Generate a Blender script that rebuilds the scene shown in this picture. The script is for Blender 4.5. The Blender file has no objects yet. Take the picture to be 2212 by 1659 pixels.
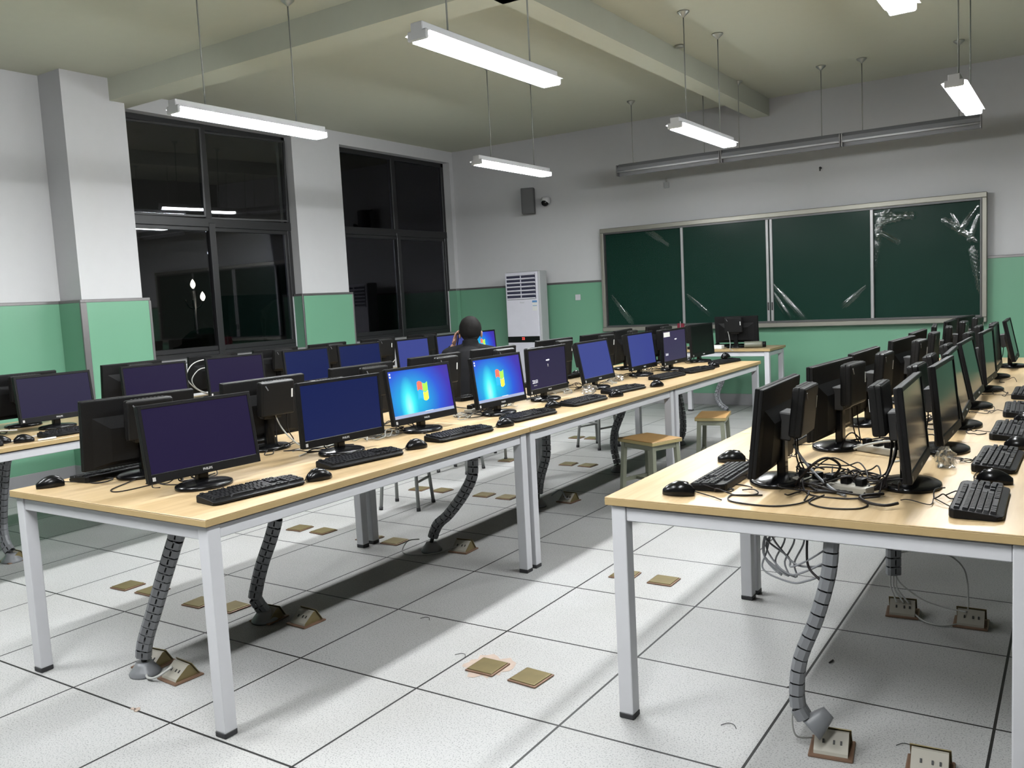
import bpy, bmesh, math, random
from mathutils import Vector, Matrix, Euler
SC = bpy.context.scene
COL = SC.collection
R = math.radians
PI = math.pi

# ------------------------------------------------------------------ camera
cd = bpy.data.cameras.new('camera')
cam = bpy.data.objects.new('camera', cd); COL.objects.link(cam)
cam.location = (3.809, -2.305, 1.393)
cam.rotation_euler = (R(84.3625), R(2.9525), R(33.1658))
cd.sensor_fit = 'HORIZONTAL'; cd.sensor_width = 36.0
cd.lens = 36.0 * 1869.45 / 2212.0
cd.clip_start = 0.02; cd.clip_end = 200
SC.camera = cam
# ------------------------------------------------------------------ world (night outside)
w = bpy.data.worlds.new('night'); SC.world = w; w.use_nodes = True
bg = w.node_tree.nodes['Background']
bg.inputs[0].default_value = (0.030, 0.028, 0.026, 1); bg.inputs[1].default_value = 0.35
# ------------------------------------------------------------------ exposure
SC.view_settings.view_transform = 'Standard'; SC.view_settings.look = 'None'
SC.view_settings.gamma = 1.0; SC.view_settings.use_curve_mapping = False
SC.view_settings.exposure = 0.0
LAMP_W = 19.0          # watts of each tube pair's downward light
TUBE_E = 195.0          # radiance of the tubes themselves
TUBE_COL = (0.96, 0.985, 1.0)
SC.cycles.use_denoising = True
SC.cycles.max_bounces = 8; SC.cycles.diffuse_bounces = 1; SC.cycles.glossy_bounces = 4
SC.cycles.transparent_max_bounces = 10; SC.cycles.caustics_reflective = False; SC.cycles.caustics_refractive = False
SC.cycles.sample_clamp_indirect = 6.0
# lamps: (x, y centre) of the hanging twin tube lamps, 1.22 long, tubes at z 2.62
LAMPS = [(-0.66, 4.68), (-0.69, 1.63), (1.28, 4.49), (1.27, 1.51), (3.12, 4.60), (3.12, 1.50),
         (-0.67, -1.60), (1.28, -1.60), (3.12, -1.60)]
def lamp_lights():
    for k, (x, y) in enumerate(LAMPS):
        l = bpy.data.lights.new('tube_light', 'AREA'); l.shape = 'RECTANGLE'; l.size = 0.10; l.size_y = 1.16
        l.energy = LAMP_W; l.color = TUBE_COL
        o = bpy.data.objects.new('tube_light', l); COL.objects.link(o); o.location = (x, y, 2.584)
        o.visible_camera = False; o.visible_glossy = False
        o.visible_camera = True; o.visible_glossy = True
lamp_lights()

# ------------------------------------------------------------------ materials
def new_mat(name):
    m = bpy.data.materials.new(name); m.use_nodes = True
    nt = m.node_tree; return m, nt, nt.nodes['Principled BSDF']
def N(nt, t, **kw):
    n = nt.nodes.new(t)
    for k, v in kw.items(): setattr(n, k, v)
    return n
def mat(name, col, rough=0.5, metal=0.0, spec=0.5, var=0.04, scale=12.0, bump=0.0, bscale=80.0):
    """principled with a slight noise variation of the colour, optional fine bump"""
    m, nt, b = new_mat(name)
    b.inputs['Roughness'].default_value = rough; b.inputs['Metallic'].default_value = metal
    b.inputs['Specular IOR Level'].default_value = spec
    tc = N(nt, 'ShaderNodeTexCoord'); no = N(nt, 'ShaderNodeTexNoise'); no.inputs['Scale'].default_value = scale
    no.inputs['Detail'].default_value = 4
    nt.links.new(tc.outputs['Object'], no.inputs['Vector'])
    mx = N(nt, 'ShaderNodeMix', data_type='RGBA')
    mx.inputs[6].default_value = (*[max(0, c * (1 - var)) for c in col], 1)
    mx.inputs[7].default_value = (*[min(1, c * (1 + var)) for c in col], 1)
    nt.links.new(no.outputs['Fac'], mx.inputs[0]); nt.links.new(mx.outputs[2], b.inputs['Base Color'])
    if bump:
        n2 = N(nt, 'ShaderNodeTexNoise'); n2.inputs['Scale'].default_value = bscale
        bp = N(nt, 'ShaderNodeBump'); bp.inputs['Strength'].default_value = bump; bp.inputs['Distance'].default_value = 0.002
        nt.links.new(tc.outputs['Object'], n2.inputs['Vector'])
        nt.links.new(n2.outputs['Fac'], bp.inputs['Height']); nt.links.new(bp.outputs['Normal'], b.inputs['Normal'])
    return m
def emis(name, col, s):
    m, nt, b = new_mat(name)
    b.inputs['Base Color'].default_value = (*col, 1)
    b.inputs['Emission Color'].default_value = (*col, 1); b.inputs['Emission Strength'].default_value = s
    return m
def srgb(r, g, b):
    f = lambda c: (c / 255 / 12.92) if c / 255 <= 0.04045 else ((c / 255 + 0.055) / 1.055) ** 2.4
    return (f(r), f(g), f(b))

M = {}
M['wall'] = mat('wall_paint', (0.60, 0.60, 0.60), 0.75, var=0.02, bump=0.15)
M['ceil'] = mat('ceiling_paint', (0.63, 0.64, 0.52), 0.85, var=0.02, bump=0.1)
M['farwall'] = mat('bounce_cut_wall', (0.16, 0.17, 0.15), 0.7)  # for walls out of view, made dark to cut bounced light in floor shadows
M['green'] = mat('green_panel', (0.165, 0.37, 0.24), 0.32, var=0.05, scale=1.2)
M['trim'] = mat('metal_trim', (0.22, 0.21, 0.21), 0.35, 0.7)
M['trimlight'] = mat('pale_trim', (0.38, 0.38, 0.38), 0.35, 0.4)
M['base'] = mat('skirting', (0.33, 0.33, 0.335), 0.5)
M['white'] = mat('white_steel', (0.58, 0.58, 0.60), 0.38)
M['cap'] = mat('black_rubber', (0.02, 0.02, 0.022), 0.6)
M['black'] = mat('black_plastic', (0.004, 0.004, 0.0045), 0.45, spec=0.16, bump=0.25, bscale=500)
M['blackshell'] = mat('black_shell', (0.0045, 0.0045, 0.0047), 0.5, spec=0.16, bump=0.4, bscale=700)
M['pcbox'] = mat('case_plastic', (0.0075, 0.0075, 0.0075), 0.4, spec=0.22, bump=0.2, bscale=500)
M['gloss'] = mat('glossy_black', (0.004, 0.004, 0.0045), 0.22, spec=0.25)
M['key'] = mat('key_plastic', (0.009, 0.009, 0.010), 0.5, spec=0.18)
M['cable'] = mat('black_cable', (0.008, 0.006, 0.006), 0.5, spec=0.25)
M['wcable'] = mat('pale_cable', (0.42, 0.42, 0.40), 0.5)
M['grey'] = mat('grey_plastic', (0.175, 0.18, 0.19), 0.36, bump=0.1)
M['dark'] = mat('dark_core', (0.02, 0.02, 0.02), 0.6)
M['brass'] = mat('brass_lid', (0.20, 0.16, 0.075), 0.42, 0.5, var=0.18, scale=20)
M['brassdark'] = mat('worn_brass', (0.20, 0.12, 0.08), 0.45, 0.4, var=0.25, scale=25)
M['cream'] = mat('cream_socket', (0.34, 0.32, 0.27), 0.45)
M['tube'] = emis('tube_glow', TUBE_COL, TUBE_E)
M['lampbody'] = mat('lamp_body', (0.62, 0.62, 0.62), 0.45)
M['blamp'] = mat('board_lamp_grey', (0.22, 0.22, 0.23), 0.5)
M['galv'] = mat('galvanised', (0.42, 0.43, 0.40), 0.35, 0.8)
M['rod'] = mat('grey_rod', (0.26, 0.27, 0.24), 0.5)
M['alu'] = mat('board_frame', (0.30, 0.29, 0.25), 0.38, 0.45)
M['alud'] = mat('board_channel', (0.10, 0.10, 0.10), 0.4, 0.5)
M['chalk'] = mat('green_board', (0.006, 0.033, 0.022), 0.55, spec=0.1, var=0.10, scale=2.5)
M['winframe'] = mat('dark_frame', (0.020, 0.020, 0.021), 0.4, 0.2)
M['seat'] = mat('stool_wood', (0.40, 0.235, 0.085), 0.4, var=0.25, scale=6)
M['stooledge'] = mat('stool_edge', (0.42, 0.34, 0.15), 0.5, var=0.1)
M['stoolleg'] = mat('olive_steel', (0.26, 0.27, 0.20), 0.45)
M['tubeleg'] = mat('grey_tube', (0.27, 0.28, 0.27), 0.35, 0.3)
M['skin'] = mat('skin', (0.50, 0.29, 0.21), 0.5, var=0.06)
M['hair'] = mat('dark_hair', (0.009, 0.008, 0.0075), 0.75, spec=0.12, var=0.4, scale=60, bump=0.7, bscale=260)
M['jacket'] = mat('dark_jacket', (0.010, 0.010, 0.011), 0.85, spec=0.12, var=0.2, scale=9, bump=0.5, bscale=30)
M['pants'] = mat('dark_trousers', (0.03, 0.03, 0.04), 0.8)
M['shoe'] = mat('black_shoe', (0.02, 0.02, 0.02), 0.4)
M['red'] = mat('red_cloth', (0.22, 0.015, 0.035), 0.7)
M['acwhite'] = mat('conditioner_white', (0.70, 0.69, 0.75), 0.3)
M['acside'] = mat('conditioner_side', (0.42, 0.43, 0.43), 0.4)
M['acdark'] = mat('vent_dark', (0.03, 0.03, 0.06), 0.5)
M['redled'] = emis('red_led', (1.0, 0.08, 0.06), 2.5)
M['speaker'] = mat('grey_speaker', (0.085, 0.085, 0.085), 0.6)
M['domew'] = mat('dome_white', (0.6, 0.6, 0.6), 0.4)
M['sticker'] = mat('white_sticker', (0.75, 0.75, 0.72), 0.5)
M['bluesticker'] = mat('blue_sticker', (0.10, 0.26, 0.52), 0.5)
M['logo'] = mat('silver_lettering', (0.45, 0.45, 0.45), 0.4)
M['paper'] = mat('white_paper', (0.82, 0.81, 0.78), 0.7)
M['gold'] = mat('olive_bottle', (0.16, 0.17, 0.13), 0.3)
M['outdark'] = mat('dark_outside', (0.03, 0.03, 0.03), 0.9)
M['treedark'] = mat('dark_leaves', (0.02, 0.03, 0.015), 0.9)
M['lampglow'] = emis('street_glow', (1.0, 0.93, 0.80), 9.0)
M['lampwarm'] = emis('street_warm', (1.0, 0.62, 0.30), 3.0)

def floor_mat():
    m, nt, b = new_mat('floor_tiles')
    tc = N(nt, 'ShaderNodeTexCoord'); sp = N(nt, 'ShaderNodeSeparateXYZ'); nt.links.new(tc.outputs['Object'], sp.inputs[0])
    masks = []
    for ax in ('X', 'Y'):
        a = N(nt, 'ShaderNodeMath', operation='MULTIPLY'); a.inputs[1].default_value = 1 / 0.6
        nt.links.new(sp.outputs[ax], a.inputs[0])
        f = N(nt, 'ShaderNodeMath', operation='ADD'); f.inputs[1].default_value = 0.5; nt.links.new(a.outputs[0], f.inputs[0])
        g = N(nt, 'ShaderNodeMath', operation='FRACT'); nt.links.new(f.outputs[0], g.inputs[0])
        h = N(nt, 'ShaderNodeMath', operation='SUBTRACT'); h.inputs[1].default_value = 0.5; nt.links.new(g.outputs[0], h.inputs[0])
        i = N(nt, 'ShaderNodeMath', operation='ABSOLUTE'); nt.links.new(h.outputs[0], i.inputs[0])
        j = N(nt, 'ShaderNodeMath', operation='LESS_THAN'); j.inputs[1].default_value = 0.0044 / 0.6; nt.links.new(i.outputs[0], j.inputs[0])
        masks.append(j)
    mx = N(nt, 'ShaderNodeMath', operation='MAXIMUM'); nt.links.new(masks[0].outputs[0], mx.inputs[0]); nt.links.new(masks[1].outputs[0], mx.inputs[1])
    # fine speckle of the laminate
    v = N(nt, 'ShaderNodeTexNoise'); v.inputs['Scale'].default_value = 190; v.inputs['Detail'].default_value = 3
    nt.links.new(tc.outputs['Object'], v.inputs['Vector'])
    r = N(nt, 'ShaderNodeValToRGB'); r.color_ramp.elements[0].position = 0.34; r.color_ramp.elements[0].color = (0.24, 0.24, 0.235, 1)
    r.color_ramp.elements[1].position = 0.47; r.color_ramp.elements[1].color = (0.44, 0.44, 0.43, 1)
    nt.links.new(v.outputs['Fac'], r.inputs[0])
    d = N(nt, 'ShaderNodeTexNoise'); d.inputs['Scale'].default_value = 1.3; d.inputs['Detail'].default_value = 6
    nt.links.new(tc.outputs['Object'], d.inputs['Vector'])
    rd = N(nt, 'ShaderNodeValToRGB'); rd.color_ramp.elements[0].position = 0.3; rd.color_ramp.elements[0].color = (0.90, 0.89, 0.87, 1)
    rd.color_ramp.elements[1].position = 0.6; rd.color_ramp.elements[1].color = (1, 1, 1, 1); nt.links.new(d.outputs['Fac'], rd.inputs[0])
    m1 = N(nt, 'ShaderNodeMix', data_type='RGBA', blend_type='MULTIPLY'); m1.inputs[0].default_value = 1
    nt.links.new(r.outputs[0], m1.inputs[6]); nt.links.new(rd.outputs[0], m1.inputs[7])
    m2 = N(nt, 'ShaderNodeMix', data_type='RGBA'); m2.inputs[7].default_value = (0.02, 0.02, 0.02, 1)
    nt.links.new(mx.outputs[0], m2.inputs[0]); nt.links.new(m1.outputs[2], m2.inputs[6]); nt.links.new(m2.outputs[2], b.inputs['Base Color'])
    b.inputs['Roughness'].default_value = 0.5; b.inputs['Specular IOR Level'].default_value = 0.25
    return m
M['floor'] = floor_mat()

def wood_mat(name, c1, c2, rough=0.33):
    m, nt, b = new_mat(name)
    tc = N(nt, 'ShaderNodeTexCoord'); mp = N(nt, 'ShaderNodeMapping'); mp.inputs['Scale'].default_value = (22, 1.4, 22)
    nt.links.new(tc.outputs['Object'], mp.inputs[0])
    n1 = N(nt, 'ShaderNodeTexNoise'); n1.inputs['Scale'].default_value = 1.6; n1.inputs['Detail'].default_value = 7; n1.inputs['Distortion'].default_value = 0.6
    nt.links.new(mp.outputs[0], n1.inputs['Vector'])
    r = N(nt, 'ShaderNodeValToRGB'); r.color_ramp.elements[0].position = 0.36; r.color_ramp.elements[0].color = (*c1, 1)
    r.color_ramp.elements[1].position = 0.60; r.color_ramp.elements[1].color = (*c2, 1)
    nt.links.new(n1.outputs['Fac'], r.inputs[0]); nt.links.new(r.outputs[0], b.inputs['Base Color'])
    b.inputs['Roughness'].default_value = rough
    return m
M['maple'] = wood_mat('maple_top', (0.46, 0.325, 0.165), (0.54, 0.40, 0.225))
M['mapleedge'] = mat('maple_edge', (0.42, 0.30, 0.14), 0.45, var=0.06)

def glass_mat():
    m = bpy.data.materials.new('window_glass'); m.use_nodes = True; nt = m.node_tree; nt.nodes.clear()
    o = N(nt, 'ShaderNodeOutputMaterial'); tr = N(nt, 'ShaderNodeBsdfTransparent'); tr.inputs[0].default_value = (0.72, 0.74, 0.72, 1)
    gl = N(nt, 'ShaderNodeBsdfGlossy'); gl.inputs['Roughness'].default_value = 0.015; gl.inputs[0].default_value = (0.9, 0.9, 1.0, 1)
    fr = N(nt, 'ShaderNodeFresnel'); fr.inputs[0].default_value = 1.5
    mx = N(nt, 'ShaderNodeMixShader'); nt.links.new(fr.outputs[0], mx.inputs[0]); nt.links.new(tr.outputs[0], mx.inputs[1]); nt.links.new(gl.outputs[0], mx.inputs[2])
    nt.links.new(mx.outputs[0], o.inputs[0]); return m
M['glass'] = glass_mat()
def film_mat(name='clear_film', base=-0.005, k=0.05):
    m = bpy.data.materials.new(name); m.use_nodes = True; nt = m.node_tree; nt.nodes.clear()
    o = N(nt, 'ShaderNodeOutputMaterial'); tr = N(nt, 'ShaderNodeBsdfTransparent')
    gl = N(nt, 'ShaderNodeBsdfGlossy'); gl.inputs['Roughness'].default_value = 0.22
    fr = N(nt, 'ShaderNodeFresnel'); fr.inputs[0].default_value = 1.25
    a = N(nt, 'ShaderNodeMath', operation='ADD'); a.inputs[1].default_value = base; nt.links.new(fr.outputs[0], a.inputs[0])
    mx = N(nt, 'ShaderNodeMixShader'); nt.links.new(a.outputs[0], mx.inputs[0]); nt.links.new(tr.outputs[0], mx.inputs[1]); nt.links.new(gl.outputs[0], mx.inputs[2])
    nt.links.new(mx.outputs[0], o.inputs[0]); return m
M['film'] = film_mat()
M['fold'] = film_mat('film_fold', base=0.10); M['fold'].node_tree.nodes['Glossy BSDF'].inputs['Roughness'].default_value = 0.12
M['bag'] = film_mat('crumpled_film', base=0.16)

SCR_W, SCR_H = 0.443, 0.236
def screen_mat(name, col, s, rough=0.28):
    """a display: dark glossy face with an even glow"""
    m, nt, b = new_mat(name)
    b.inputs['Base Color'].default_value = (0.002, 0.002, 0.002, 1); b.inputs['Roughness'].default_value = rough; b.inputs['Specular IOR Level'].default_value = 0.12
    b.inputs['Emission Color'].default_value = (*col, 1); b.inputs['Emission Strength'].default_value = s
    return m
def desktop_mat():
    """blue desktop wallpaper with a cyan glow and a pale taskbar"""
    m, nt, b = new_mat('desktop_screen')
    b.inputs['Base Color'].default_value = (0.01, 0.01, 0.012, 1); b.inputs['Roughness'].default_value = 0.28
    tc = N(nt, 'ShaderNodeTexCoord'); sp = N(nt, 'ShaderNodeSeparateXYZ'); nt.links.new(tc.outputs['Object'], sp.inputs[0])
    def ramp(dist_c, sx, sz, stops):
        mp = N(nt, 'ShaderNodeMapping'); mp.inputs['Location'].default_value = (0, -dist_c[0] * sx, -dist_c[1] * sz); mp.inputs['Scale'].default_value = (0, sx, sz)
        nt.links.new(tc.outputs['Object'], mp.inputs[0])
        ln = N(nt, 'ShaderNodeVectorMath', operation='LENGTH'); nt.links.new(mp.outputs[0], ln.inputs[0])
        r = N(nt, 'ShaderNodeValToRGB'); e = r.color_ramp.elements
        while len(e) < len(stops): e.new(0.5)
        for k, (p, c) in enumerate(stops): e[k].position = p; e[k].color = (*c, 1)
        nt.links.new(ln.outputs['Value'], r.inputs[0]); return r
    r1 = ramp((-0.075, 0.11), 2.5, 3.0, [(0.0, srgb(0, 205, 225)), (0.28, srgb(0, 150, 215)), (0.5, srgb(20, 80, 205)), (0.72, srgb(50, 30, 165)), (1.0, srgb(60, 42, 120))])
    r2 = ramp((-0.105, 0.085), 16.0, 6.5, [(0.0, srgb(170, 255, 230)), (0.5, srgb(60, 200, 180)), (1.0, (0, 0, 0))])
    ad = N(nt, 'ShaderNodeMix', data_type='RGBA', blend_type='SCREEN'); ad.inputs[0].default_value = 1
    nt.links.new(r1.outputs[0], ad.inputs[6]); nt.links.new(r2.outputs[0], ad.inputs[7])
    lt = N(nt, 'ShaderNodeMath', operation='LESS_THAN'); lt.inputs[1].default_value = 0.048; nt.links.new(sp.outputs['Z'], lt.inputs[0])
    mx = N(nt, 'ShaderNodeMix', data_type='RGBA'); mx.inputs[7].default_value = (*srgb(165, 175, 205), 1)
    nt.links.new(lt.outputs[0], mx.inputs[0]); nt.links.new(ad.outputs[2], mx.inputs[6])
    nt.links.new(mx.outputs[2], b.inputs['Emission Color']); b.inputs['Emission Strength'].default_value = 1.15
    return m
M['scr_win'] = desktop_mat()
M['scr_off'] = screen_mat('idle_screen', srgb(40, 40, 42), 0.35)
M['scr_violet'] = screen_mat('violet_screen', srgb(36, 28, 62), 0.95)
M['scr_navy'] = screen_mat('navy_screen', srgb(22, 34, 84), 1.0)
M['scr_blue'] = screen_mat('blue_screen', srgb(64, 74, 146), 0.95)
M['scr_lock'] = screen_mat('lock_screen', srgb(46, 40, 72), 0.95)
M['scr_lilac'] = screen_mat('lilac_screen', srgb(60, 52, 84), 0.95)
M['scr_grey'] = screen_mat('grey_screen', srgb(48, 44, 72), 0.9)
M['scr_black'] = screen_mat('black_screen', srgb(20, 26, 24), 0.3)
M['scr_dark'] = screen_mat('unlit_screen', (0.008, 0.008, 0.009), 0.4, 0.12)
M['t_white'] = emis('screen_text', (0.8, 0.8, 0.85), 0.8)
M['g_red'] = emis('flag_red', srgb(225, 80, 60), 1.0)
M['g_green'] = emis('flag_green', srgb(120, 200, 50), 1.0)
M['g_blue'] = emis('flag_blue', srgb(25, 130, 200), 1.0)
M['g_yellow'] = emis('flag_yellow', srgb(245, 205, 50), 1.0)

# ------------------------------------------------------------------ geometry helpers
def box(bm, c, s, bev=0.0, seg=2, rot=None, mi=0, taper=None):
    t = bmesh.new(); bmesh.ops.create_cube(t, size=1.0)
    for v in t.verts: v.co = Vector((v.co.x * s[0], v.co.y * s[1], v.co.z * s[2]))
    if taper:
        for v in t.verts:
            if v.co.z > 0: v.co.x *= taper; v.co.y *= taper
    if bev: bmesh.ops.bevel(t, geom=t.edges[:], offset=bev, segments=seg, affect='EDGES', profile=0.6)
    if rot is not None: bmesh.ops.transform(t, matrix=rot.to_4x4() if not isinstance(rot, Euler) else rot.to_matrix().to_4x4(), verts=t.verts)
    bmesh.ops.translate(t, vec=Vector(c), verts=t.verts)
    merge(bm, t, mi)
def merge(bm, t, mi=0):
    for f in t.faces: f.material_index = mi
    me = bpy.data.meshes.new('tmp'); t.to_mesh(me); t.free(); bm.from_mesh(me); bpy.data.meshes.remove(me)
def slab(bm, x0, x1, y0, y1, z0, z1, bev=0.0, mi=0, seg=1):
    box(bm, ((x0 + x1) / 2, (y0 + y1) / 2, (z0 + z1) / 2), (x1 - x0, y1 - y0, z1 - z0), bev, seg, None, mi)
def lathe(bm, prof, n=24, c=(0, 0, 0), rot=None, mi=0, sx=1, sy=1):
    t = bmesh.new(); rings = []
    for r, z in prof:
        if r < 1e-6: rings.append([t.verts.new((0, 0, z))])
        else: rings.append([t.verts.new((r * sx * math.cos(2 * PI * k / n), r * sy * math.sin(2 * PI * k / n), z)) for k in range(n)])
    for a, b in zip(rings, rings[1:]):
        for k in range(n):
            k2 = (k + 1) % n
            if len(a) == 1 and len(b) == 1: continue
            if len(a) == 1: t.faces.new((a[0], b[k2], b[k]))
            elif len(b) == 1: t.faces.new((a[k], a[k2], b[0]))
            else: t.faces.new((a[k], a[k2], b[k2], b[k]))
    if len(rings[0]) > 1: t.faces.new(rings[0][::-1])
    if len(rings[-1]) > 1: t.faces.new(rings[-1])
    bmesh.ops.recalc_face_normals(t, faces=t.faces)
    for f in t.faces: f.smooth = len(f.verts) < 5
    if rot is not None: bmesh.ops.transform(t, matrix=rot.to_matrix().to_4x4(), verts=t.verts)
    bmesh.ops.translate(t, vec=Vector(c), verts=t.verts); merge(bm, t, mi)
def catmull(P, n=6, closed=False):
    P = [Vector(p) for p in P]; out = []
    for i in range(len(P) - 1):
        a = P[max(i - 1, 0)]; b = P[i]; c = P[i + 1]; d = P[min(i + 2, len(P) - 1)]
        for k in range(n):
            t = k / n
            out.append(0.5 * ((2 * b) + (c - a) * t + (2 * a - 5 * b + 4 * c - d) * t * t + (3 * b - a - 3 * c + d) * t ** 3))
    out.append(P[-1]); return out
def tube(bm, pts, rad, n=6, mi=0, caps=True, flat=(1, 1)):
    """tube along pts; rad a number or a list"""
    pts = [Vector(p) for p in pts]; up = Vector((0, 0, 1)); rings = []
    t = bmesh.new(); prev = None
    for i, p in enumerate(pts):
        d = (pts[min(i + 1, len(pts) - 1)] - pts[max(i - 1, 0)])
        if d.length < 1e-9: d = Vector((0, 0, 1))
        d.normalize()
        if prev is None: a = d.orthogonal().normalized()
        else:
            a = prev - d * prev.dot(d)
            a = a.normalized() if a.length > 1e-6 else d.orthogonal().normalized()
        prev = a; b = d.cross(a); r = rad[i] if isinstance(rad, (list, tuple)) else rad
        rings.append([t.verts.new(p + a * (r * flat[0] * math.cos(2 * PI * k / n)) + b * (r * flat[1] * math.sin(2 * PI * k / n))) for k in range(n)])
    for x, y in zip(rings, rings[1:]):
        for k in range(n): t.faces.new((x[k], x[(k + 1) % n], y[(k + 1) % n], y[k]))
    if caps: t.faces.new(rings[0][::-1]); t.faces.new(rings[-1])
    for f in t.faces: f.smooth = len(f.verts) == 4
    bmesh.ops.recalc_face_normals(t, faces=t.faces)
    merge(bm, t, mi)
def obj(name, bm, mats, parent=None, smooth=False):
    me = bpy.data.meshes.new(name); bm.to_mesh(me); bm.free()
    for m in (mats if isinstance(mats, (list, tuple)) else [mats]): me.materials.append(M[m] if isinstance(m, str) else m)
    if smooth:
        for p in me.polygons: p.use_smooth = True
    o = bpy.data.objects.new(name, me); COL.objects.link(o)
    if parent: o.parent = parent
    return o
def thing(name, label, cat, loc=(0, 0, 0), rz=0.0, group=None):
    o = bpy.data.objects.new(name, None); COL.objects.link(o); o.location = loc; o.rotation_euler = (0, 0, rz)
    o.empty_display_size = 0.1
    o['label'] = label; o['category'] = cat
    if group: o['group'] = group
    return o
def tag(o, label, cat, group=None):
    o['label'] = label; o['category'] = cat
    if group: o['group'] = group
    return o
def struct(o): o['kind'] = 'structure'; return o
KIDS = {}
def kids(o):
    return [c for c in COL.objects if c.parent == o]
def dup(root, loc, rz, label, group=None):
    r = root.copy(); COL.objects.link(r); r.location = loc; r.rotation_euler = (0, 0, rz); r['label'] = label
    if group: r['group'] = group
    for ch in kids(root):
        c = ch.copy(); COL.objects.link(c); c.parent = r
        for g in kids(ch):
            d = g.copy(); COL.objects.link(d); d.parent = c
    return r
def text_mesh(name, s, size, m, parent, M4, align='CENTER', bold=0.0):
    cu = bpy.data.curves.new(name, 'FONT'); cu.body = s; cu.size = size; cu.align_x = align; cu.align_y = 'CENTER'; cu.extrude = 0.0003; cu.offset = bold
    t = bpy.data.objects.new(name, cu); COL.objects.link(t)
    dg = bpy.context.evaluated_depsgraph_get(); me = bpy.data.meshes.new_from_object(t.evaluated_get(dg)); me.name = name
    bpy.data.objects.remove(t); me.materials.clear(); me.materials.append(M[m])
    me.transform(M4)
    o = bpy.data.objects.new(name, me); COL.objects.link(o); o.parent = parent; return o
# text in the YZ plane facing +X (reads along +Y, up +Z)
def face_x(x, y, z): return Matrix.Translation((x, y, z)) @ Matrix(((0, 0, 1, 0), (1, 0, 0, 0), (0, 1, 0, 0), (0, 0, 0, 1)))
# text on a wall facing -Y (reads along +X)
def face_ny(x, y, z): return Matrix.Translation((x, y, z)) @ Matrix(((1, 0, 0, 0), (0, 0, -1, 0), (0, 1, 0, 0), (0, 0, 0, 1)))
ORD = ['', 'first', 'second', 'third', 'fourth', 'fifth', 'sixth', 'seventh', 'eighth', 'ninth', 'tenth']

# ================================================================== THE SETTING
XL, XR, YB, YF, ZC = -3.60, 5.95, -5.2, 7.676, 3.475
b = bmesh.new(); slab(b, XL - 0.3, XR + 0.2, YB - 0.2, YF + 0.2, -0.05, 0.0); struct(obj('floor', b, 'floor'))
b = bmesh.new(); slab(b, XL - 0.3, XR + 0.2, YB - 0.2, YF + 0.2, ZC, ZC + 0.1); struct(obj('ceiling', b, 'ceil'))
b = bmesh.new(); slab(b, XL - 0.3, XR + 0.2, YF, YF + 0.2, 0, ZC); struct(obj('wall_front', b, 'wall'))
b = bmesh.new(); slab(b, XR, XR + 0.2, YB, YF, 0, ZC); struct(obj('wall_right', b, 'farwall'))
b = bmesh.new(); slab(b, XL - 0.3, XR + 0.2, YB - 0.2, YB, 0, ZC); struct(obj('wall_back', b, 'farwall'))
WIN = [(2.47, 4.685), (5.44, 7.60)]; WZ0, WZ1 = 0.96, 3.325
b = bmesh.new()
slab(b, XL - 0.26, XL, YB, WIN[0][0], 0, ZC); slab(b, XL - 0.26, XL, WIN[0][1], WIN[1][0], 0, ZC); slab(b, XL - 0.26, XL, WIN[1][1], YF, 0, ZC)
for y0, y1 in WIN: slab(b, XL - 0.26, XL, y0, y1, 0, WZ0); slab(b, XL - 0.26, XL, y0, y1, WZ1, ZC)
struct(obj('wall_left', b, 'wall'))
b = bmesh.new(); slab(b, XL, -3.27, 1.87, 2.44, 0, ZC); struct(obj('pillar', b, 'wall'))
b = bmesh.new(); slab(b, XL, XR, 2.30, 2.57, 3.283, ZC + 0.01); struct(obj('ceiling_beam', b, 'ceil'))
b = bmesh.new(); slab(b, 0.67, 0.86, YB, YF, 3.283, ZC + 0.01); struct(obj('ceiling_beam', b, 'ceil'))
# green wainscot panels with metal cap
DZ = 1.545
def wains(name, x0, x1, y0, y1, cap_axis=None, ends=()):
    b = bmesh.new(); slab(b, x0, x1, y0, y1, 0.135, DZ)
    o = struct(obj(name, b, 'green'))
    b = bmesh.new(); slab(b, x0 - 0.002, x1 + 0.002, y0 - 0.002, y1 + 0.002, DZ, DZ + 0.027, 0.003)
    c = obj('top_trim', b, 'trim', o)
    for e in ends:
        b = bmesh.new(); slab(b, e[0], e[1], e[2], e[3], 0.135, DZ, 0.003); obj('edge_trim', b, 'trim', o)
    return o
T = 0.035
wains('trim_1', XL + 0.001, XR, YF - 0.022, YF - 0.0005)
wains('trim_2', XL + 0.0005, XL + T, YB, 1.87 - 0.001)
wains('trim_3', XL + T, -3.27 + T, 1.87 - T, 1.8695, ends=[(-3.27 + T - 0.012, -3.27 + T + 0.008, 1.87 - T - 0.006, 1.885)])
wains('trim_4', -3.2695, -3.27 + T, 1.87, 2.44 + 0.05, ends=[(-3.272, -3.27 + T + 0.006, 2.475, 2.498)])
wains('trim_5', XL + 0.0005, XL + T, WIN[0][1] - 0.04, WIN[1][0] + 0.03, ends=[(XL - 0.001, XL + T + 0.006, WIN[1][0] + 0.012, WIN[1][0] + 0.034), (XL + T - 0.01, XL + T + 0.006, WIN[0][1] - 0.042, WIN[0][1] - 0.02)])
wains('trim_6', XL - 0.10, XL + 0.0004, WIN[0][1] - 0.04, WIN[0][1] - 0.0005)
wains('trim_7', XL - 0.10, XL + T, WIN[1][1] - 0.04, WIN[1][1] + 0.035)
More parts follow.
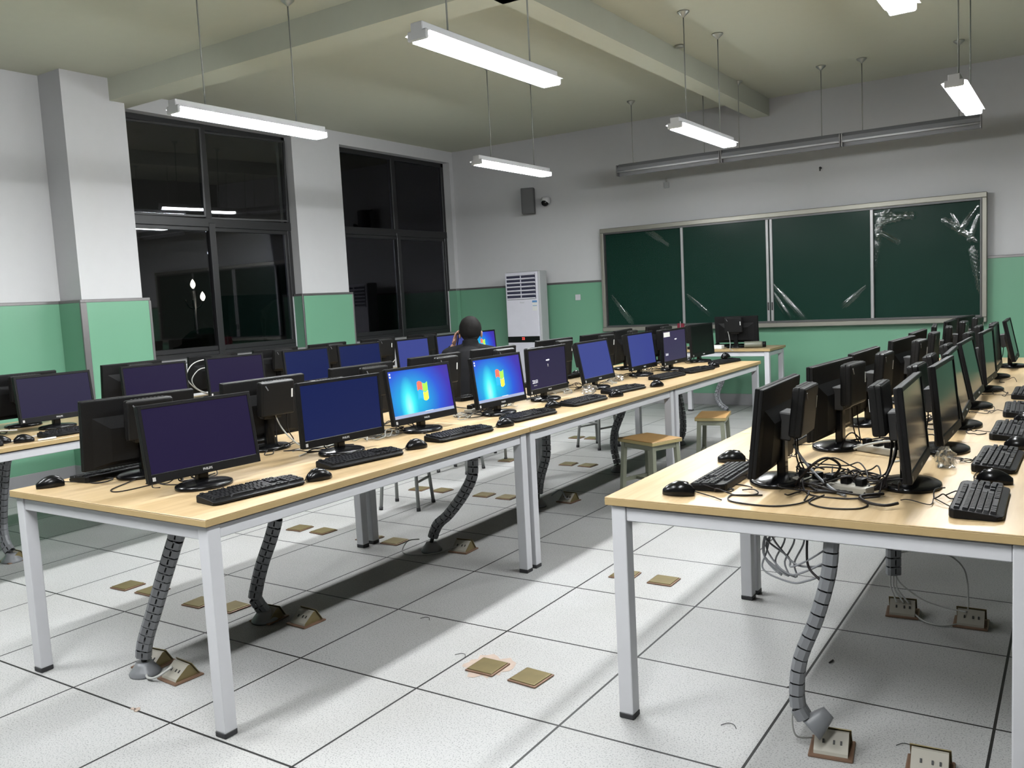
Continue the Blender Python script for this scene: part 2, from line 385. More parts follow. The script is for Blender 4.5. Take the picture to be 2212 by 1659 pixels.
for nm, a in (('baseboard_front', (XL, XR, YF - 0.03, YF - 0.0002)), ('baseboard_left', (XL + 0.0002, XL + 0.045, YB, 1.87)),
              ('baseboard_pillar', (XL + 0.045, -3.225, 1.825, 2.45)), ('baseboard_left', (XL + 0.0002, XL + 0.045, 2.451, YF - 0.031))):
    b = bmesh.new(); slab(b, a[0], a[1], a[2], a[3], 0.0, 0.136, 0.003); struct(obj(nm, b, 'base'))
# windows
for k, (y0, y1) in enumerate(WIN):
    xg = XL - 0.135; ym = (y0 + y1) / 2; zt = 2.33; b = bmesh.new(); F = 0.055
    def fr(a, c, d, e, dx=0.05): slab(b, xg - dx / 2, xg + dx / 2, a, c, d, e, 0.004)
    fr(y0, y0 + F, WZ0, WZ1); fr(y1 - F, y1, WZ0, WZ1); fr(y0, y1, WZ1 - F, WZ1); fr(y0, y1, WZ0, WZ0 + F)
    fr(y0, y1, zt - 0.045, zt + 0.045, 0.06); fr(ym - 0.04, ym + 0.04, zt, WZ1, 0.055); fr(ym - 0.01, ym + 0.065, WZ0, zt, 0.07)
    fr(y0 + F, y0 + F + 0.035, WZ0, zt, 0.03); fr(y1 - F - 0.035, y1 - F, WZ0, zt, 0.03); fr(y0, y1, zt - 0.085, zt - 0.045, 0.035); fr(y0, y1, WZ0 + F, WZ0 + F + 0.05, 0.035)
    wo = struct(obj('window_%d' % (k + 1), b, 'winframe'))
    for (a, c, d, e) in ((y0, ym, zt, WZ1), (ym, y1, zt, WZ1), (y0, ym, WZ0, zt), (ym, y1, WZ0, zt)):
        b2 = bmesh.new(); off = 0.008 if a == ym and d == WZ0 else 0.0
        if k == 0 and d == zt:      # two upper sashes, added and turned only to shift the lamp reflections
            cc = Vector((xg, (a + c) / 2, (d + e) / 2)); w_, h_ = (c - a) / 2 - 0.055, (e - d) / 2 - 0.05
            for q in ((-w_, -w_ + 0.022, -h_, h_), (w_ - 0.022, w_, -h_, h_), (-w_, w_, -h_, -h_ + 0.022), (-w_, w_, h_ - 0.022, h_)): slab(b2, -0.010, 0.010, *q, 0.002)
            sash = obj('window_sash', b2, 'winframe', wo)
            sash.matrix_local = Matrix.Translation(cc) @ Matrix.Rotation(R(-8.3), 4, 'Z') @ Matrix.Rotation(R(2.2), 4, 'Y')
            b2 = bmesh.new(); slab(b2, -0.003, 0.003, -w_ + 0.01, w_ - 0.01, -h_ + 0.01, h_ - 0.01); obj('window_pane', b2, 'glass', sash)
        else:
            slab(b2, xg - 0.003 + off, xg + 0.003 + off, a + 0.03, c - 0.03, d + 0.03, e - 0.03); obj('window_pane', b2, 'glass', wo)
    b2 = bmesh.new(); slab(b2, XL - 0.11, XL + 0.03, y0, y1, WZ0 - 0.03, WZ0 + 0.004, 0.004); obj('window_sill', b2, 'trimlight', wo)
    b2 = bmesh.new(); slab(b2, XL - 0.112, XL - 0.102, y1 - 0.052, y1 - 0.040, WZ0, DZ, 0.001); obj('corner_bead', b2, 'white', wo)

# outside: dark ground, building, trees, street lamps
b = bmesh.new(); slab(b, -40, XL - 0.5, -10, 60, -3.3, -3.2); struct(obj('ground', b, 'outdark'))
def tree(x, y, h, r, label, seed):
    rnd = random.Random(seed); t = thing('street_tree', label, 'tree', (x, y, -3.2), 0, 'dark trees beyond the windows')
    b = bmesh.new(); tube(b, [(0, 0, 0), (0.1, 0.05, h * 0.3), (0, 0, h * 0.65)], [0.18, 0.13, 0.07], 8); obj('trunk', b, 'outdark', t)
    b = bmesh.new()
    for k in range(26):
        a = rnd.uniform(0, 2 * PI); q = rnd.uniform(0, r); z = h * 0.72 + rnd.uniform(-0.3, 0.3) * h
        tm = bmesh.new(); bmesh.ops.create_icosphere(tm, subdivisions=2, radius=rnd.uniform(0.3, 0.6) * r * 0.8)
        for v in tm.verts: v.co *= rnd.uniform(0.8, 1.2)
        bmesh.ops.translate(tm, vec=(q * math.cos(a), q * math.sin(a), z), verts=tm.verts); merge(b, tm)
    obj('crown', b, 'treedark', t, True)
tree(-13.5, 14.6, 4.6, 1.5, 'dark bushy tree standing outside the window beside the white floor-standing conditioner', 3)
tree(-12.5, 10.6, 3.9, 1.1, 'low dark tree outside the large window nearer the pillar, right pane', 5)
def street_lamp(x, y, z, s, label, n):
    t = thing('street_lamp', label, 'street lamp', (x, y, -3.2), 0, 'street lamps outside the windows')
    b = bmesh.new(); h = z + 3.2
    tube(b, [(0, 0, 0), (0, 0, h - 0.25 * s)], [0.09, 0.05], 10)
    for k in range(4):
        a = PI / 4 + k * PI / 2; tube(b, catmull([(0, 0, h - 0.9 * s), (0.2 * s * math.cos(a), 0.2 * s * math.sin(a), h - 0.8 * s), (0.3 * s * math.cos(a), 0.3 * s * math.sin(a), h - 0.55 * s)], 4), 0.02, 6)
    obj('post', b, 'trim', t)
    P = [(0, 0, h)] + [(0.3 * s * math.cos(PI / 4 + k * PI / 2), 0.3 * s * math.sin(PI / 4 + k * PI / 2), h - 0.45 * s) for k in range(4)]
    for k, p in enumerate(P[:n]):
        b = bmesh.new(); lathe(b, [(0.03 * s, -0.16 * s), (0.085 * s, -0.07 * s), (0.09 * s, 0.0), (0.05 * s, 0.1 * s), (0, 0.17 * s)], 10, p)
        obj('lamp_globe', b, 'lampglow' if k < 3 else 'lampwarm', t)
street_lamp(-16.0, 20.6, 3.07, 1.15, 'five-globe street lamp lit outside the window closest to the green chalkboard', 5)
street_lamp(-16.0, 12.5, 2.22, 0.75, 'small lit street lamp seen through the large window beside the pillar', 2)
b = bmesh.new(); slab(b, -30, -29, 24, 46, -3.2, 2.2); o = obj('dark_building', b, 'outdark'); tag(o, 'low dark building mass across the road outside the windows', 'building')

# ================================================================== CHALKBOARD
bx0, bx1, bz0, bz1 = -1.279, 3.021, 0.915, 2.205
cb = thing('chalkboard', 'wide green sliding chalkboard in a pale metal frame on the front wall', 'chalkboard', ((bx0 + bx1) / 2, YF - 0.023, bz0))
ox = (bx0 + bx1) / 2; W2 = (bx1 - bx0) / 2; BH = bz1 - bz0
b = bmesh.new(); D = 0.085
slab(b, -W2, W2, -D, 0, BH - 0.055, BH, 0.006); slab(b, -W2, W2, -D - 0.02, 0, 0, 0.05, 0.006)
slab(b, -W2, -W2 + 0.045, -D, 0, 0.05, BH - 0.055, 0.006); slab(b, W2 - 0.045, W2, -D, 0, 0.05, BH - 0.055, 0.006)
obj('frame', b, 'alu', cb)
b = bmesh.new()
for z in (0.052, BH - 0.075): slab(b, -W2 + 0.045, W2 - 0.045, -D + 0.01, -0.01, z, z + 0.02)
for x in (-W2 + 0.047, W2 - 0.062): slab(b, x, x + 0.014, -D + 0.008, -0.01, 0.06, BH - 0.07)
slab(b, -0.06, 0.05, -D + 0.004, -D + 0.02, 0.05, 0.07)
obj('track', b, 'alud', cb)
divs = [-0.194, 0.852, 1.941]; edges = [bx0 + 0.05] + divs + [bx1 - 0.055]
def crinkle(u, v, spots):
    """height and presence of the wrapping film's folds"""
    h = 0.0
    for (cu, cv, du, dv, L, a, s) in spots:
        x = u - cu; y = v - cv
        al = x * du + y * dv; ac = -x * dv + y * du
        if -0.02 < al < L: h += a * math.exp(-(ac / (0.010 + 0.05 * al)) ** 2) * math.sin(ac * s) * math.sin(PI * min(1, max(0, (al + 0.02) / (L + 0.02))))
    return h
folds = {0: [(0.86, 0.93, -0.62, 0.45, 0.34, 0.01, 220), (0.02, 0.40, 0.62, -0.78, 0.55, 0.010, 150)],
         1: [(0.0, 0.36, 0.75, -0.66, 0.46, 0.008, 150), (0.98, 1.13, -0.9, 0.3, 0.2, 0.008, 200)],
         2: [(0.0, 0.42, 0.62, -0.76, 0.62, 0.016, 190), (0.0, 0.34, 0.5, -0.85, 0.42, 0.016, 230), (1.02, 0.34, -0.75, -0.65, 0.36, 0.012, 190)],
         3: [(0.03, 0.98, 0.95, 0.20, 0.30, 0.016, 260), (0.03, 0.92, 0.80, -0.55, 0.28, 0.016, 250), (0.0, 0.70, 0.25, 0.95, 0.35, 0.016, 260), (0.99, 1.0, -0.3, -0.95, 0.3, 0.014, 250), (0.75, 1.02, 0.35, -0.92, 0.22, 0.012, 250), (0.02, 0.86, 0.45, 0.88, 0.42, 0.018, 230), (0.02, 1.08, 0.85, -0.1, 0.36, 0.018, 260), (0.98, 1.08, -0.55, -0.82, 0.32, 0.016, 240), (0.98, 0.72, -0.75, 0.62, 0.42, 0.014, 240), (1.0, 0.2, -0.15, 0.98, 0.5, 0.016, 280), (0.0, 0.42, 0.1, 0.98, 0.7, 0.008, 300)]}
for k in range(4):
    a, c = edges[k] - ox, edges[k + 1] - ox; y = -0.035 if k in (0, 3) else -0.058
    b = bmesh.new(); slab(b, a, c, y, y + 0.018, 0.07, BH - 0.075)
    p = obj('board_panel', b, 'chalk', cb)
    b = bmesh.new(); nu, nv = 150, 160; Wd, Hd = c - a - 0.03, BH - 0.16; g = []
    rnd = random.Random(k)
    for j in range(nv + 1):
        row = []
        for i in range(nu + 1):
            u = i / nu * Wd; v = j / nv * Hd
            h = crinkle(u, v, folds[k]) + 0.0006 * math.sin(u * 9 + k) * math.sin(v * 7)
            row.append(b.verts.new((a + 0.015 + u, y - 0.004 - abs(h) * 0.8, 0.08 + v)))
        g.append(row)
    for j in range(nv):
        for i in range(nu):
            f = b.faces.new((g[j][i], g[j][i + 1], g[j + 1][i + 1], g[j + 1][i]))
            ys = [v.co.y for v in f.verts]; f.material_index = 1 if max(ys) - min(ys) > 0.0011 else 0
    obj('protective_film', b, ['film', 'fold'], p, True)
for k, x in enumerate(divs):
    b = bmesh.new(); wd = 0.03 if k != 1 else 0.075
    if k == 1:
        slab(b, x - ox - 0.038, x - ox - 0.006, -D + 0.012, -0.04, 0.06, BH - 0.06, 0.004); slab(b, x - ox + 0.006, x - ox + 0.038, -D + 0.012, -0.04, 0.06, BH - 0.06, 0.004)
    else: slab(b, x - ox - 0.015, x - ox + 0.018, -D + 0.014, -0.03, 0.06, BH - 0.06, 0.004)
    s = obj('stile', b, 'trimlight', cb)
    if k == 1:
        for dx in (-0.022, 0.022):
            b = bmesh.new(); box(b, (x - ox + dx, -D + 0.008, 0.24), (0.014, 0.01, 0.09), 0.004); obj('pull_handle', b, 'dark', s)
# tiny screw plate and light switch on the wall, hook
b = bmesh.new(); box(b, (0, 0, 0), (0.075, 0.012, 0.075), 0.004); o = obj('wall_plate', b, 'white'); o.location = (-1.668, YF - 0.029, 1.365)
tag(o, 'small square white wall plate on the green panelling left of the chalkboard', 'wall plate')
b = bmesh.new(); lathe(b, [(0.012, 0), (0.012, 0.03), (0, 0.035)], 10, rot=Euler((R(90), 0, 0))); box(b, (0.0, -0.035, -0.02), (0.012, 0.012, 0.03))
o = obj('wall_hook', b, 'dark'); o.location = (1.409, YF - 0.001, 2.64); tag(o, 'tiny dark hook on the wall between the chalkboard and the hanging board lamps', 'hook')
b = bmesh.new(); box(b, (0, 0, 0), (0.06, 0.03, 0.07), 0.006); lathe(b, [(0.008, 0), (0.008, 0.05)], 8, (0, 0, 0.03)); o = obj('wall_box', b, 'acside'); o.location = (-0.391, YF - 0.016, 2.66)
tag(o, 'small grey junction box on the front wall above the chalkboard', 'junction box')

# ================================================================== AIR CONDITIONER
ac = thing('air_conditioner', 'tall white floor-standing air conditioner with a slatted top vent', 'air conditioner', (-2.262, 7.33, 0), 0)
aw, ah, ad = 0.262, 1.735, 0.11
b = bmesh.new(); slab(b, -aw, aw, -ad + 0.03, ad, 0, ah, 0.02, seg=3); obj('housing', b, 'acside', ac)
b = bmesh.new(); slab(b, -aw + 0.015, aw - 0.02, -ad, -ad + 0.032, 0.06, ah - 0.01, 0.008, seg=2); front = obj('front_panel', b, 'acwhite', ac)
b = bmesh.new(); slab(b, -aw + 0.04, aw - 0.045, -ad - 0.004, -ad + 0.004, 1.375, 1.70); vent = obj('vent_grille', b, 'acdark', ac)
b = bmesh.new()
for k in range(7): box(b, (-0.0, -ad - 0.010, 1.385 + k * 0.051), (0.43, 0.022, 0.017), 0.004, rot=Euler((R(-25), 0, 0)))
slab(b, -0.006, 0.002, -ad - 0.016, -ad, 1.375, 1.70)
obj('louvre', b, 'acwhite', vent)
b = bmesh.new(); slab(b, -aw + 0.015, aw - 0.02, -ad - 0.003, -ad + 0.005, 0.815, 0.895, 0.002); band = obj('display_band', b, 'gloss', ac)
text_mesh('display_digits', '22', 0.045, 'redled', band, face_ny(-0.005, -ad - 0.0042, 0.865))
text_mesh('brand_lettering', 'Haier', 0.032, 'acside', front, face_ny(0.0, -ad - 0.0008, 1.335))
b = bmesh.new(); slab(b, 0.155, 0.228, -ad - 0.0015, -ad, 1.225, 1.35); ls = obj('energy_label', b, 'sticker', front)
b = bmesh.new(); slab(b, 0.155, 0.228, -ad - 0.0022, -ad - 0.0014, 1.33, 1.355); slab(b, 0.160, 0.223, -ad - 0.0022, -ad - 0.0014, 1.285, 1.292); obj('label_print', b, 'bluesticker', ls)

# ================================================================== SPEAKER AND DOME CAMERA
sp = thing('wall_speaker', 'tall grey loudspeaker box high on the wall above the air conditioner', 'loudspeaker', (-2.28, 7.52, 2.49), R(24))
b = bmesh.new(); box(b, (0, 0, 0.165), (0.17, 0.13, 0.33), 0.008); obj('cabinet', b, 'speaker', sp)
b = bmesh.new(); box(b, (0, -0.068, 0.165), (0.15, 0.008, 0.30), 0.003); obj('front_grille', b, 'speaker', sp)
b = bmesh.new(); tube(b, [(0, 0.06, 0.25), (0.0, 0.1, 0.33), (0.02, 0.15, 0.34)], 0.010, 8); obj('bracket', b, 'dark', sp)
dc = thing('dome_camera', 'white dome security camera with a black lens ball beside the loudspeaker', 'camera', (-2.06, 7.60, 2.64), 0)
b = bmesh.new(); lathe(b, [(0.0, 0.05), (0.05, 0.048), (0.062, 0.03), (0.062, -0.02), (0.05, -0.035)], 20); slab(b, -0.03, 0.03, 0.0, 0.075, -0.01, 0.04, 0.004); obj('housing', b, 'domew', dc)
b = bmesh.new(); t = bmesh.new(); bmesh.ops.create_uvsphere(t, u_segments=20, v_segments=12, radius=0.05); bmesh.ops.translate(t, vec=(0, -0.018, -0.022), verts=t.verts); merge(b, t); obj('lens_ball', b, 'gloss', dc, True)

# ================================================================== HANGING TWIN TUBE LAMPS
def make_lamp():
    t = thing('hanging_lamp', '', 'ceiling lamp')
    b = bmesh.new(); slab(b, -0.035, 0.035, -0.61, 0.61, 0.0, 0.045, 0.004)
    P = [(-0.075, -0.006), (-0.055, 0.000), (-0.030, 0.006), (0.030, 0.006), (0.055, 0.000), (0.075, -0.006)]
    for (x0, z0), (x1, z1) in zip(P, P[1:]):
        v = [b.verts.new(q) for q in ((x0, -0.60, z0), (x1, -0.60, z1), (x1, 0.60, z1), (x0, 0.60, z0), (x0, -0.60, z0 + 0.003), (x1, -0.60, z1 + 0.003), (x1, 0.60, z1 + 0.003), (x0, 0.60, z0 + 0.003))]
        for f in ((0, 1, 2, 3), (7, 6, 5, 4), (0, 4, 5, 1), (2, 6, 7, 3), (0, 3, 7, 4), (1, 5, 6, 2)): b.faces.new([v[i] for i in f])
    obj('lamp_housing', b, 'lampbody', t)
    for s in (-1, 1):
        b = bmesh.new(); tube(b, [(s * 0.040, -0.585, -0.020), (s * 0.040, 0.585, -0.020)], 0.0135, 12); obj('light_tube', b, 'tube', t)
        b = bmesh.new(); slab(b, -0.058, 0.058, s * 0.6 - 0.010, s * 0.6 + 0.010, -0.036, 0.010, 0.006); obj('end_cap', b, 'lampbody', t)
        b = bmesh.new(); tube(b, [(0, s * 0.37, 0.04), (0, s * 0.37, ZC - 2.62 - 0.01)], 0.0045, 8); rod = obj('suspension_rod', b, 'rod', t)
        b = bmesh.new(); lathe(b, [(0.006, -0.045), (0.014, -0.035), (0.045, -0.008), (0.046, 0.0)], 16, (0, s * 0.37, ZC - 2.62)); obj('ceiling_cup', b, 'galv', rod)
    return t
lamp_labels = ['hanging twin-tube lamp above the wall corner beside the loudspeaker, its glow over the far window',
    'hanging twin-tube lamp in front of the large window by the pillar', 'small-looking hanging twin-tube lamp before the middle of the chalkboard',
    'biggest hanging twin-tube lamp, crossing under the corner where the two beams meet', 'steeply angled twin-tube lamp by the end of the unlit board lamps',
    'twin-tube lamp cut off by the top edge of the picture', 'twin-tube lamp of the rear row on the window side', 'twin-tube lamp of the rear row in the middle', 'twin-tube lamp of the rear row above the camera side']
L0 = make_lamp()
for k, (x, y) in enumerate(LAMPS):
    if k == 0: L0.location = (x, y, 2.62); L0['label'] = lamp_labels[0]; L0['group'] = 'hanging tube lamps'
    else: dup(L0, (x, y, 2.62), 0, lamp_labels[k])
# unlit board lamps, end to end along x
def make_board_lamp():
    t = thing('board_lamp', '', 'board lamp', group='unlit board lamps over the chalkboard')
    b = bmesh.new(); P = [(0.055, 0.075), (0.02, 0.068), (-0.03, 0.03), (-0.045, -0.005), (-0.042, -0.007), (-0.026, 0.026), (0.022, 0.062), (0.055, 0.068)]
    for s0, s1 in ((-0.592, 0.592),):
        A = [b.verts.new((s0, p[0], p[1])) for p in P]; B = [b.verts.new((s1, p[0], p[1])) for p in P]
        for i in range(len(P)): j = (i + 1) % len(P); b.faces.new((A[i], A[j], B[j], B[i]))
        b.faces.new(A); b.faces.new(B[::-1])
    bmesh.ops.recalc_face_normals(b, faces=b.faces)
    slab(b, -0.592, 0.592, 0.018, 0.05, -0.06, 0.062, 0.004); obj('reflector', b, 'blamp', t)
    b = bmesh.new(); tube(b, [(-0.585, -0.03, -0.016), (0.585, -0.03, -0.016)], 0.011, 10); obj('light_tube', b, 'white', t)
    for s in (-1, 1):
        b = bmesh.new(); box(b, (s * 0.588, 0.0, -0.004), (0.012, 0.085, 0.12), 0.004); obj('end_cap', b, 'trim', t)
        b = bmesh.new(); tube(b, [(s * 0.41, 0.02, 0.07), (s * 0.41, 0.02, ZC - 2.745 - 0.01)], 0.0045, 8); rod = obj('suspension_rod', b, 'rod', t)
        b = bmesh.new(); lathe(b, [(0.006, -0.045), (0.014, -0.035), (0.045, -0.008), (0.046, 0.0)], 16, (s * 0.41, 0.02, ZC - 2.745)); obj('ceiling_cup', b, 'galv', rod)
    return t
BL = make_board_lamp()
for k, (x, lb) in enumerate(((0.073, 'unlit long board lamp on rods, unit at the loudspeaker end'), (1.268, 'unlit long board lamp on rods, middle unit of the three'), (2.463, 'unlit long board lamp on rods, unit at the right-hand end of the chalkboard'))):
    if k == 0: BL.location = (x, 6.6, 2.745); BL['label'] = lb
    else: c = dup(BL, (x, 6.6, 2.745), 0, lb)
b = bmesh.new(); lathe(b, [(0.04, 0), (0.035, -0.02), (0.03, -0.022)], 16); o = obj('ceiling_disc', b, 'galv'); o.location = (0.91, 4.95, ZC); tag(o, 'small flat disc on the ceiling beside the rod cup of the lamp near the chalkboard', 'ceiling fitting')

# ================================================================== DESKS
HT = 0.744
def desk(x0, x1, y0, y1, label, group='long maple-topped computer desks', cat='desk', h=HT, th=0.026):
    t = thing('computer_desk', label, cat, ((x0 + x1) / 2, (y0 + y1) / 2, 0), 0, group)
    a, c = (x1 - x0) / 2, (y1 - y0) / 2
    b = bmesh.new(); slab(b, -a, a, -c, c, h - 0.004, h, 0.0015); slab(b, -a, a, -c, c, h - th, h - 0.004, 0.0015, mi=1); obj('tabletop', b, ['maple', 'mapleedge'], t)
    i, L = 0.015, 0.05; z0, z1 = h - th - 0.052, h - th - 0.006
    for sy in (-1, 1):
        b = bmesh.new(); ya = sy * (c - i - 0.025); slab(b, -a + i + L, a - i - L, ya - 0.02, ya + 0.02, z0, z1, 0.003); obj('end_rail', b, 'white', t)
    for sx in (-1, 1):
        b = bmesh.new(); xa = sx * (a - i - 0.025); slab(b, xa - 0.02, xa + 0.02, -c + i + L, c - i - L, z0, z1, 0.003); obj('side_rail', b, 'white', t)
        for sy in (-1, 1):
            xc = sx * (a - i - L / 2); yc = sy * (c - i - L / 2)
            b = bmesh.new(); slab(b, xc - L / 2, xc + L / 2, yc - L / 2, yc + L / 2, 0.018, h - th - 0.004, 0.004, seg=2); lg = obj('leg', b, 'white', t)
            b = bmesh.new(); slab(b, xc - L / 2 - 0.001, xc + L / 2 + 0.001, yc - L / 2 - 0.001, yc + L / 2 + 0.001, 0.0, 0.02, 0.003); obj('foot_cap', b, 'cap', lg)
    return t
D1 = [(-0.602, 1.347), (1.353, 3.247), (3.253, 5.14)]
for k, (a, c) in enumerate(D1):
    desk(0.285, 1.490, a, c, ['long maple-topped white desk of the middle row, its front corner facing the camera', 'middle desk of the centre row, under the lit desktop screens and the clock screen', 'last desk of the centre row, ending in front of the teacher desk'][k])
D2 = [(0.126, 1.437), (1.443, 3.395), (3.401, 5.35)]
for k, (a, c) in enumerate(D2):
    desk(2.535, 3.737, a, c, ['shorter maple-topped desk of the right row, with coiled grey wires hanging below', 'second desk of the right row, behind the shorter front desk', 'desk of the right row standing last before the chalkboard'][k])
D0 = [(-0.70, 1.22), (1.226, 3.16), (3.166, 5.08)]
for k, (a, c) in enumerate(D0):
    desk(-2.165, -0.965, a, c, ['desk of the window row beside the green wall panel, cut off by the picture edge', 'middle desk of the window row, below the large window', 'last desk of the window row, where the person in black sits'][k])
desk(0.02, 1.145, 6.555, 7.12, 'teacher desk with a maple top standing alone before the chalkboard', None)

# ================================================================== MONITOR
TB = 0.056
def make_monitor():
    t = thing('computer_monitor', '', 'monitor')
    W, H = 0.473, 0.284
    # housing: bezel frame + back shell. local: z measured from panel bottom, x=0 is the front
    b = bmesh.new()
    slab(b, -0.014, 0.0, -W / 2, -W / 2 + 0.015, 0, H, 0.002); slab(b, -0.014, 0.0, W / 2 - 0.015, W / 2, 0, H, 0.002)
    slab(b, -0.014, 0.0, -W / 2 + 0.012, W / 2 - 0.012, H - 0.015, H, 0.002); slab(b, -0.014, 0.0, -W / 2 + 0.012, W / 2 - 0.012, 0, 0.033, 0.002)
    fr_ = obj('bezel', b, 'black', t)
    b = bmesh.new(); slab(b, -0.026, -0.012, -W / 2 + 0.001, W / 2 - 0.001, 0.001, H - 0.001, 0.005, seg=2)
    # tapered middle hump
    v = [b.verts.new(q) for q in ((-0.025, -0.20, 0.012), (-0.025, 0.20, 0.012), (-0.025, 0.20, 0.215), (-0.025, -0.20, 0.215), (-0.043, -0.13, 0.03), (-0.043, 0.13, 0.03), (-0.043, 0.13, 0.165), (-0.043, -0.13, 0.165))]
    for f in ((3, 2, 1, 0), (4, 5, 6, 7), (0, 1, 5, 4), (2, 3, 7, 6), (1, 2, 6, 5), (3, 0, 4, 7)): b.faces.new([v[i] for i in f])
    obj('back_shell', b, 'blackshell', t)
    b = bmesh.new(); slab(b, -0.008, -0.0035, -SCR_W / 2, SCR_W / 2, 0.033, 0.269); s = obj('screen', b, 'scr_off', t)
    text_mesh('brand_lettering', 'PHILIPS', 0.0125, 'logo', t, face_x(0.0004, 0.0, 0.016), bold=0.0003)
    b = bmesh.new(); slab(b, -0.0002, 0.0006, -0.222, -0.210, 0.008, 0.022); obj('corner_sticker', b, 'logo', t)
    # mini computer behind on a bracket
    b = bmesh.new(); box(b, (-0.098, 0.0, H - 0.083), (0.042, 0.19, 0.160), 0.011, 3); slab(b, -0.100, -0.096, -0.0965, 0.0965, H - 0.164, H - 0.002, 0.001)
    pc = obj('computer_case', b, 'pcbox', t)
    b = bmesh.new()
    for k in range(9): slab(b, -0.088 - 0.0, -0.081, -0.07 + k * 0.016, -0.061 + k * 0.016, H - 0.0035, H - 0.0015)
    obj('vent_slots', b, 'dark', pc)
    b = bmesh.new(); slab(b, -0.1205, -0.1185, -0.082, -0.074, H - 0.085, H - 0.045); obj('case_sticker', b, 'sticker', pc)
    b = bmesh.new(); box(b, (-0.1195, 0.066, H - 0.03), (0.003, 0.005, 0.026), 0.001, rot=Euler((R(-35), 0, 0))); obj('case_latch', b, 'grey', pc)
    b = bmesh.new(); slab(b, -0.078, -0.025, -0.05, 0.05, 0.10, 0.19, 0.004); obj('mount_bracket', b, 'dark', t)
    # stand
    b = bmesh.new(); slab(b, -0.062, -0.034, -0.0225, 0.0225, 0.006, 0.20, 0.006, seg=2); obj('stand_neck', b, 'gloss', t)
    b = bmesh.new(); lathe(b, [(0.0, 0.0), (0.098, 0.0), (0.1, 0.006), (0.098, 0.014), (0.088, 0.019), (0.03, 0.026), (0, 0.027)], 40, (-0.035, 0, 0), sx=0.92, sy=1.12)
    obj('stand_base', b, 'gloss', t)
    return t
TILTED = ('bezel', 'back_shell', 'screen', 'brand_lettering', 'corner_sticker', 'computer_case', 'mount_bracket')
MON0 = make_monitor()
used = [False]
def set_mat(o, m):
    o.material_slots[0].link = 'OBJECT'; o.material_slots[0].material = M[m]
def flag_logo(scr, s=1.75):
    """four wavy coloured panes"""
    b = bmesh.new()
    for (i, j, mi) in ((0, 1, 0), (1, 1, 1), (0, 0, 2), (1, 0, 3)):
        n = 8; g = []
        for r in range(n + 1):
            row = []
            for c in range(n + 1):
                u = i * 1.08 + c / n; v = j * 1.08 + r / n
                y = (u - 1.04) * 0.021 * s + (v - 1.04) * 0.0015 * s; z = (v - 1.04) * 0.024 * s + 0.0045 * s * math.sin((u - 1.04) * 3.0 + 0.2) * (-1)
                row.append(b.verts.new((-0.0022, y + 0.005, 0.152 + z)))
            g.append(row)
        for r in range(n):
            for c in range(n):
                f = b.faces.new((g[r][c], g[r][c + 1], g[r + 1][c + 1], g[r + 1][c])); f.material_index = mi
    obj('screen_logo', b, ['g_red', 'g_green', 'g_blue', 'g_yellow'], scr)
def monitor(x, y, yaw, tilt, scr, label, group, z=HT, extra=None, fresh=False):
    t = dup(MON0, (x, y, z), yaw, label, group)
    for c in kids(t):
        n = c.name.split('.')[0]
        if n in TILTED:
            c.location = (0, 0, TB); c.rotation_euler = (0, -tilt, 0)
        if n == 'screen':
            set_mat(c, scr)
            if extra: extra(c)
    return t
def ex_win(c):
    flag_logo(c)
    b = bmesh.new()
    for q in range(2): slab(b, -0.0026, -0.0022, -0.214, -0.206, 0.252 - q * 0.014, 0.260 - q * 0.014)
    slab(b, -0.0026, -0.0022, 0.0, 0.06, 0.0475, 0.0490)
    obj('desktop_icons', b, 't_white', c)
def ex_lock(c):
    text_mesh('clock_digits', '23:51', 0.030, 't_white', c, face_x(-0.0022, -0.165, 0.078))
    text_mesh('login_lettering', 'sangfor', 0.014, 't_white', c, face_x(-0.0022, 0.0, 0.20), bold=0.0004)
    text_mesh('login_symbol', 'R', 0.026, 'logo', c, face_x(-0.0022, 0.0, 0.165))
    text_mesh('date_lettering', '2018/12/5', 0.009, 'logo', c, face_x(-0.0022, -0.165, 0.055))
def ex_lock2(c):
    text_mesh('clock_digits', '23:35', 0.024, 't_white', c, face_x(-0.0022, -0.165, 0.085))
    text_mesh('login_lettering', 'sangfor', 0.014, 't_white', c, face_x(-0.0022, 0.02, 0.20), bold=0.0004)
    b = bmesh.new(); slab(b, -0.0026, -0.0020, -0.21, -0.09, 0.225, 0.262); obj('paper_note', b, 'sticker', c)
GN = 'monitors facing the right side of the centre row'
NL = [
 (1.062, -0.255, -4.7, 8.0, 'scr_violet', None, 'largest monitor, dark violet screen, closest to the front corner of the centre row'),
 (1.077, 0.467, -5.0, 2.2, 'scr_navy', None, 'monitor with a plain dark navy screen, between the violet one and the lit desktop'),
 (1.035, 1.097, -3.7, 8.4, 'scr_win', ex_win, 'monitor with a blue flag desktop, bigger of the two side by side'),
 (1.089, 1.718, -1.6, 7.2, 'scr_win', ex_win, 'monitor with a blue flag desktop in the centre row, next to the clock screen'),
 (1.021, 2.346, 0.1, 1.6, 'scr_lock', ex_lock, 'monitor with a dark login screen showing the time 23:51'),
 (1.045, 2.992, 1.0, 11.2, 'scr_blue', None, 'tilted monitor with a plain mid-blue screen just past the 23:51 clock screen'),
 (0.984, 3.855, -0.2, 7.0, 'scr_blue', None, 'plain mid-blue monitor two places past the 23:51 clock screen'),
 (1.064, 4.284, -0.6, 1.7, 'scr_lilac', ex_lock2, 'monitor with a grey-violet screen and a white rectangle in its corner'),
 (1.003, 5.069, -3.0, 3.1, 'scr_black', None, 'unlit black monitor at the chalkboard end of the centre row'),
]
for (x, y, yaw, ti, sc, ex, lb) in NL: monitor(x, y, R(yaw), R(ti), sc, lb, GN, extra=ex)
GF = 'monitors seen from behind in the centre row'
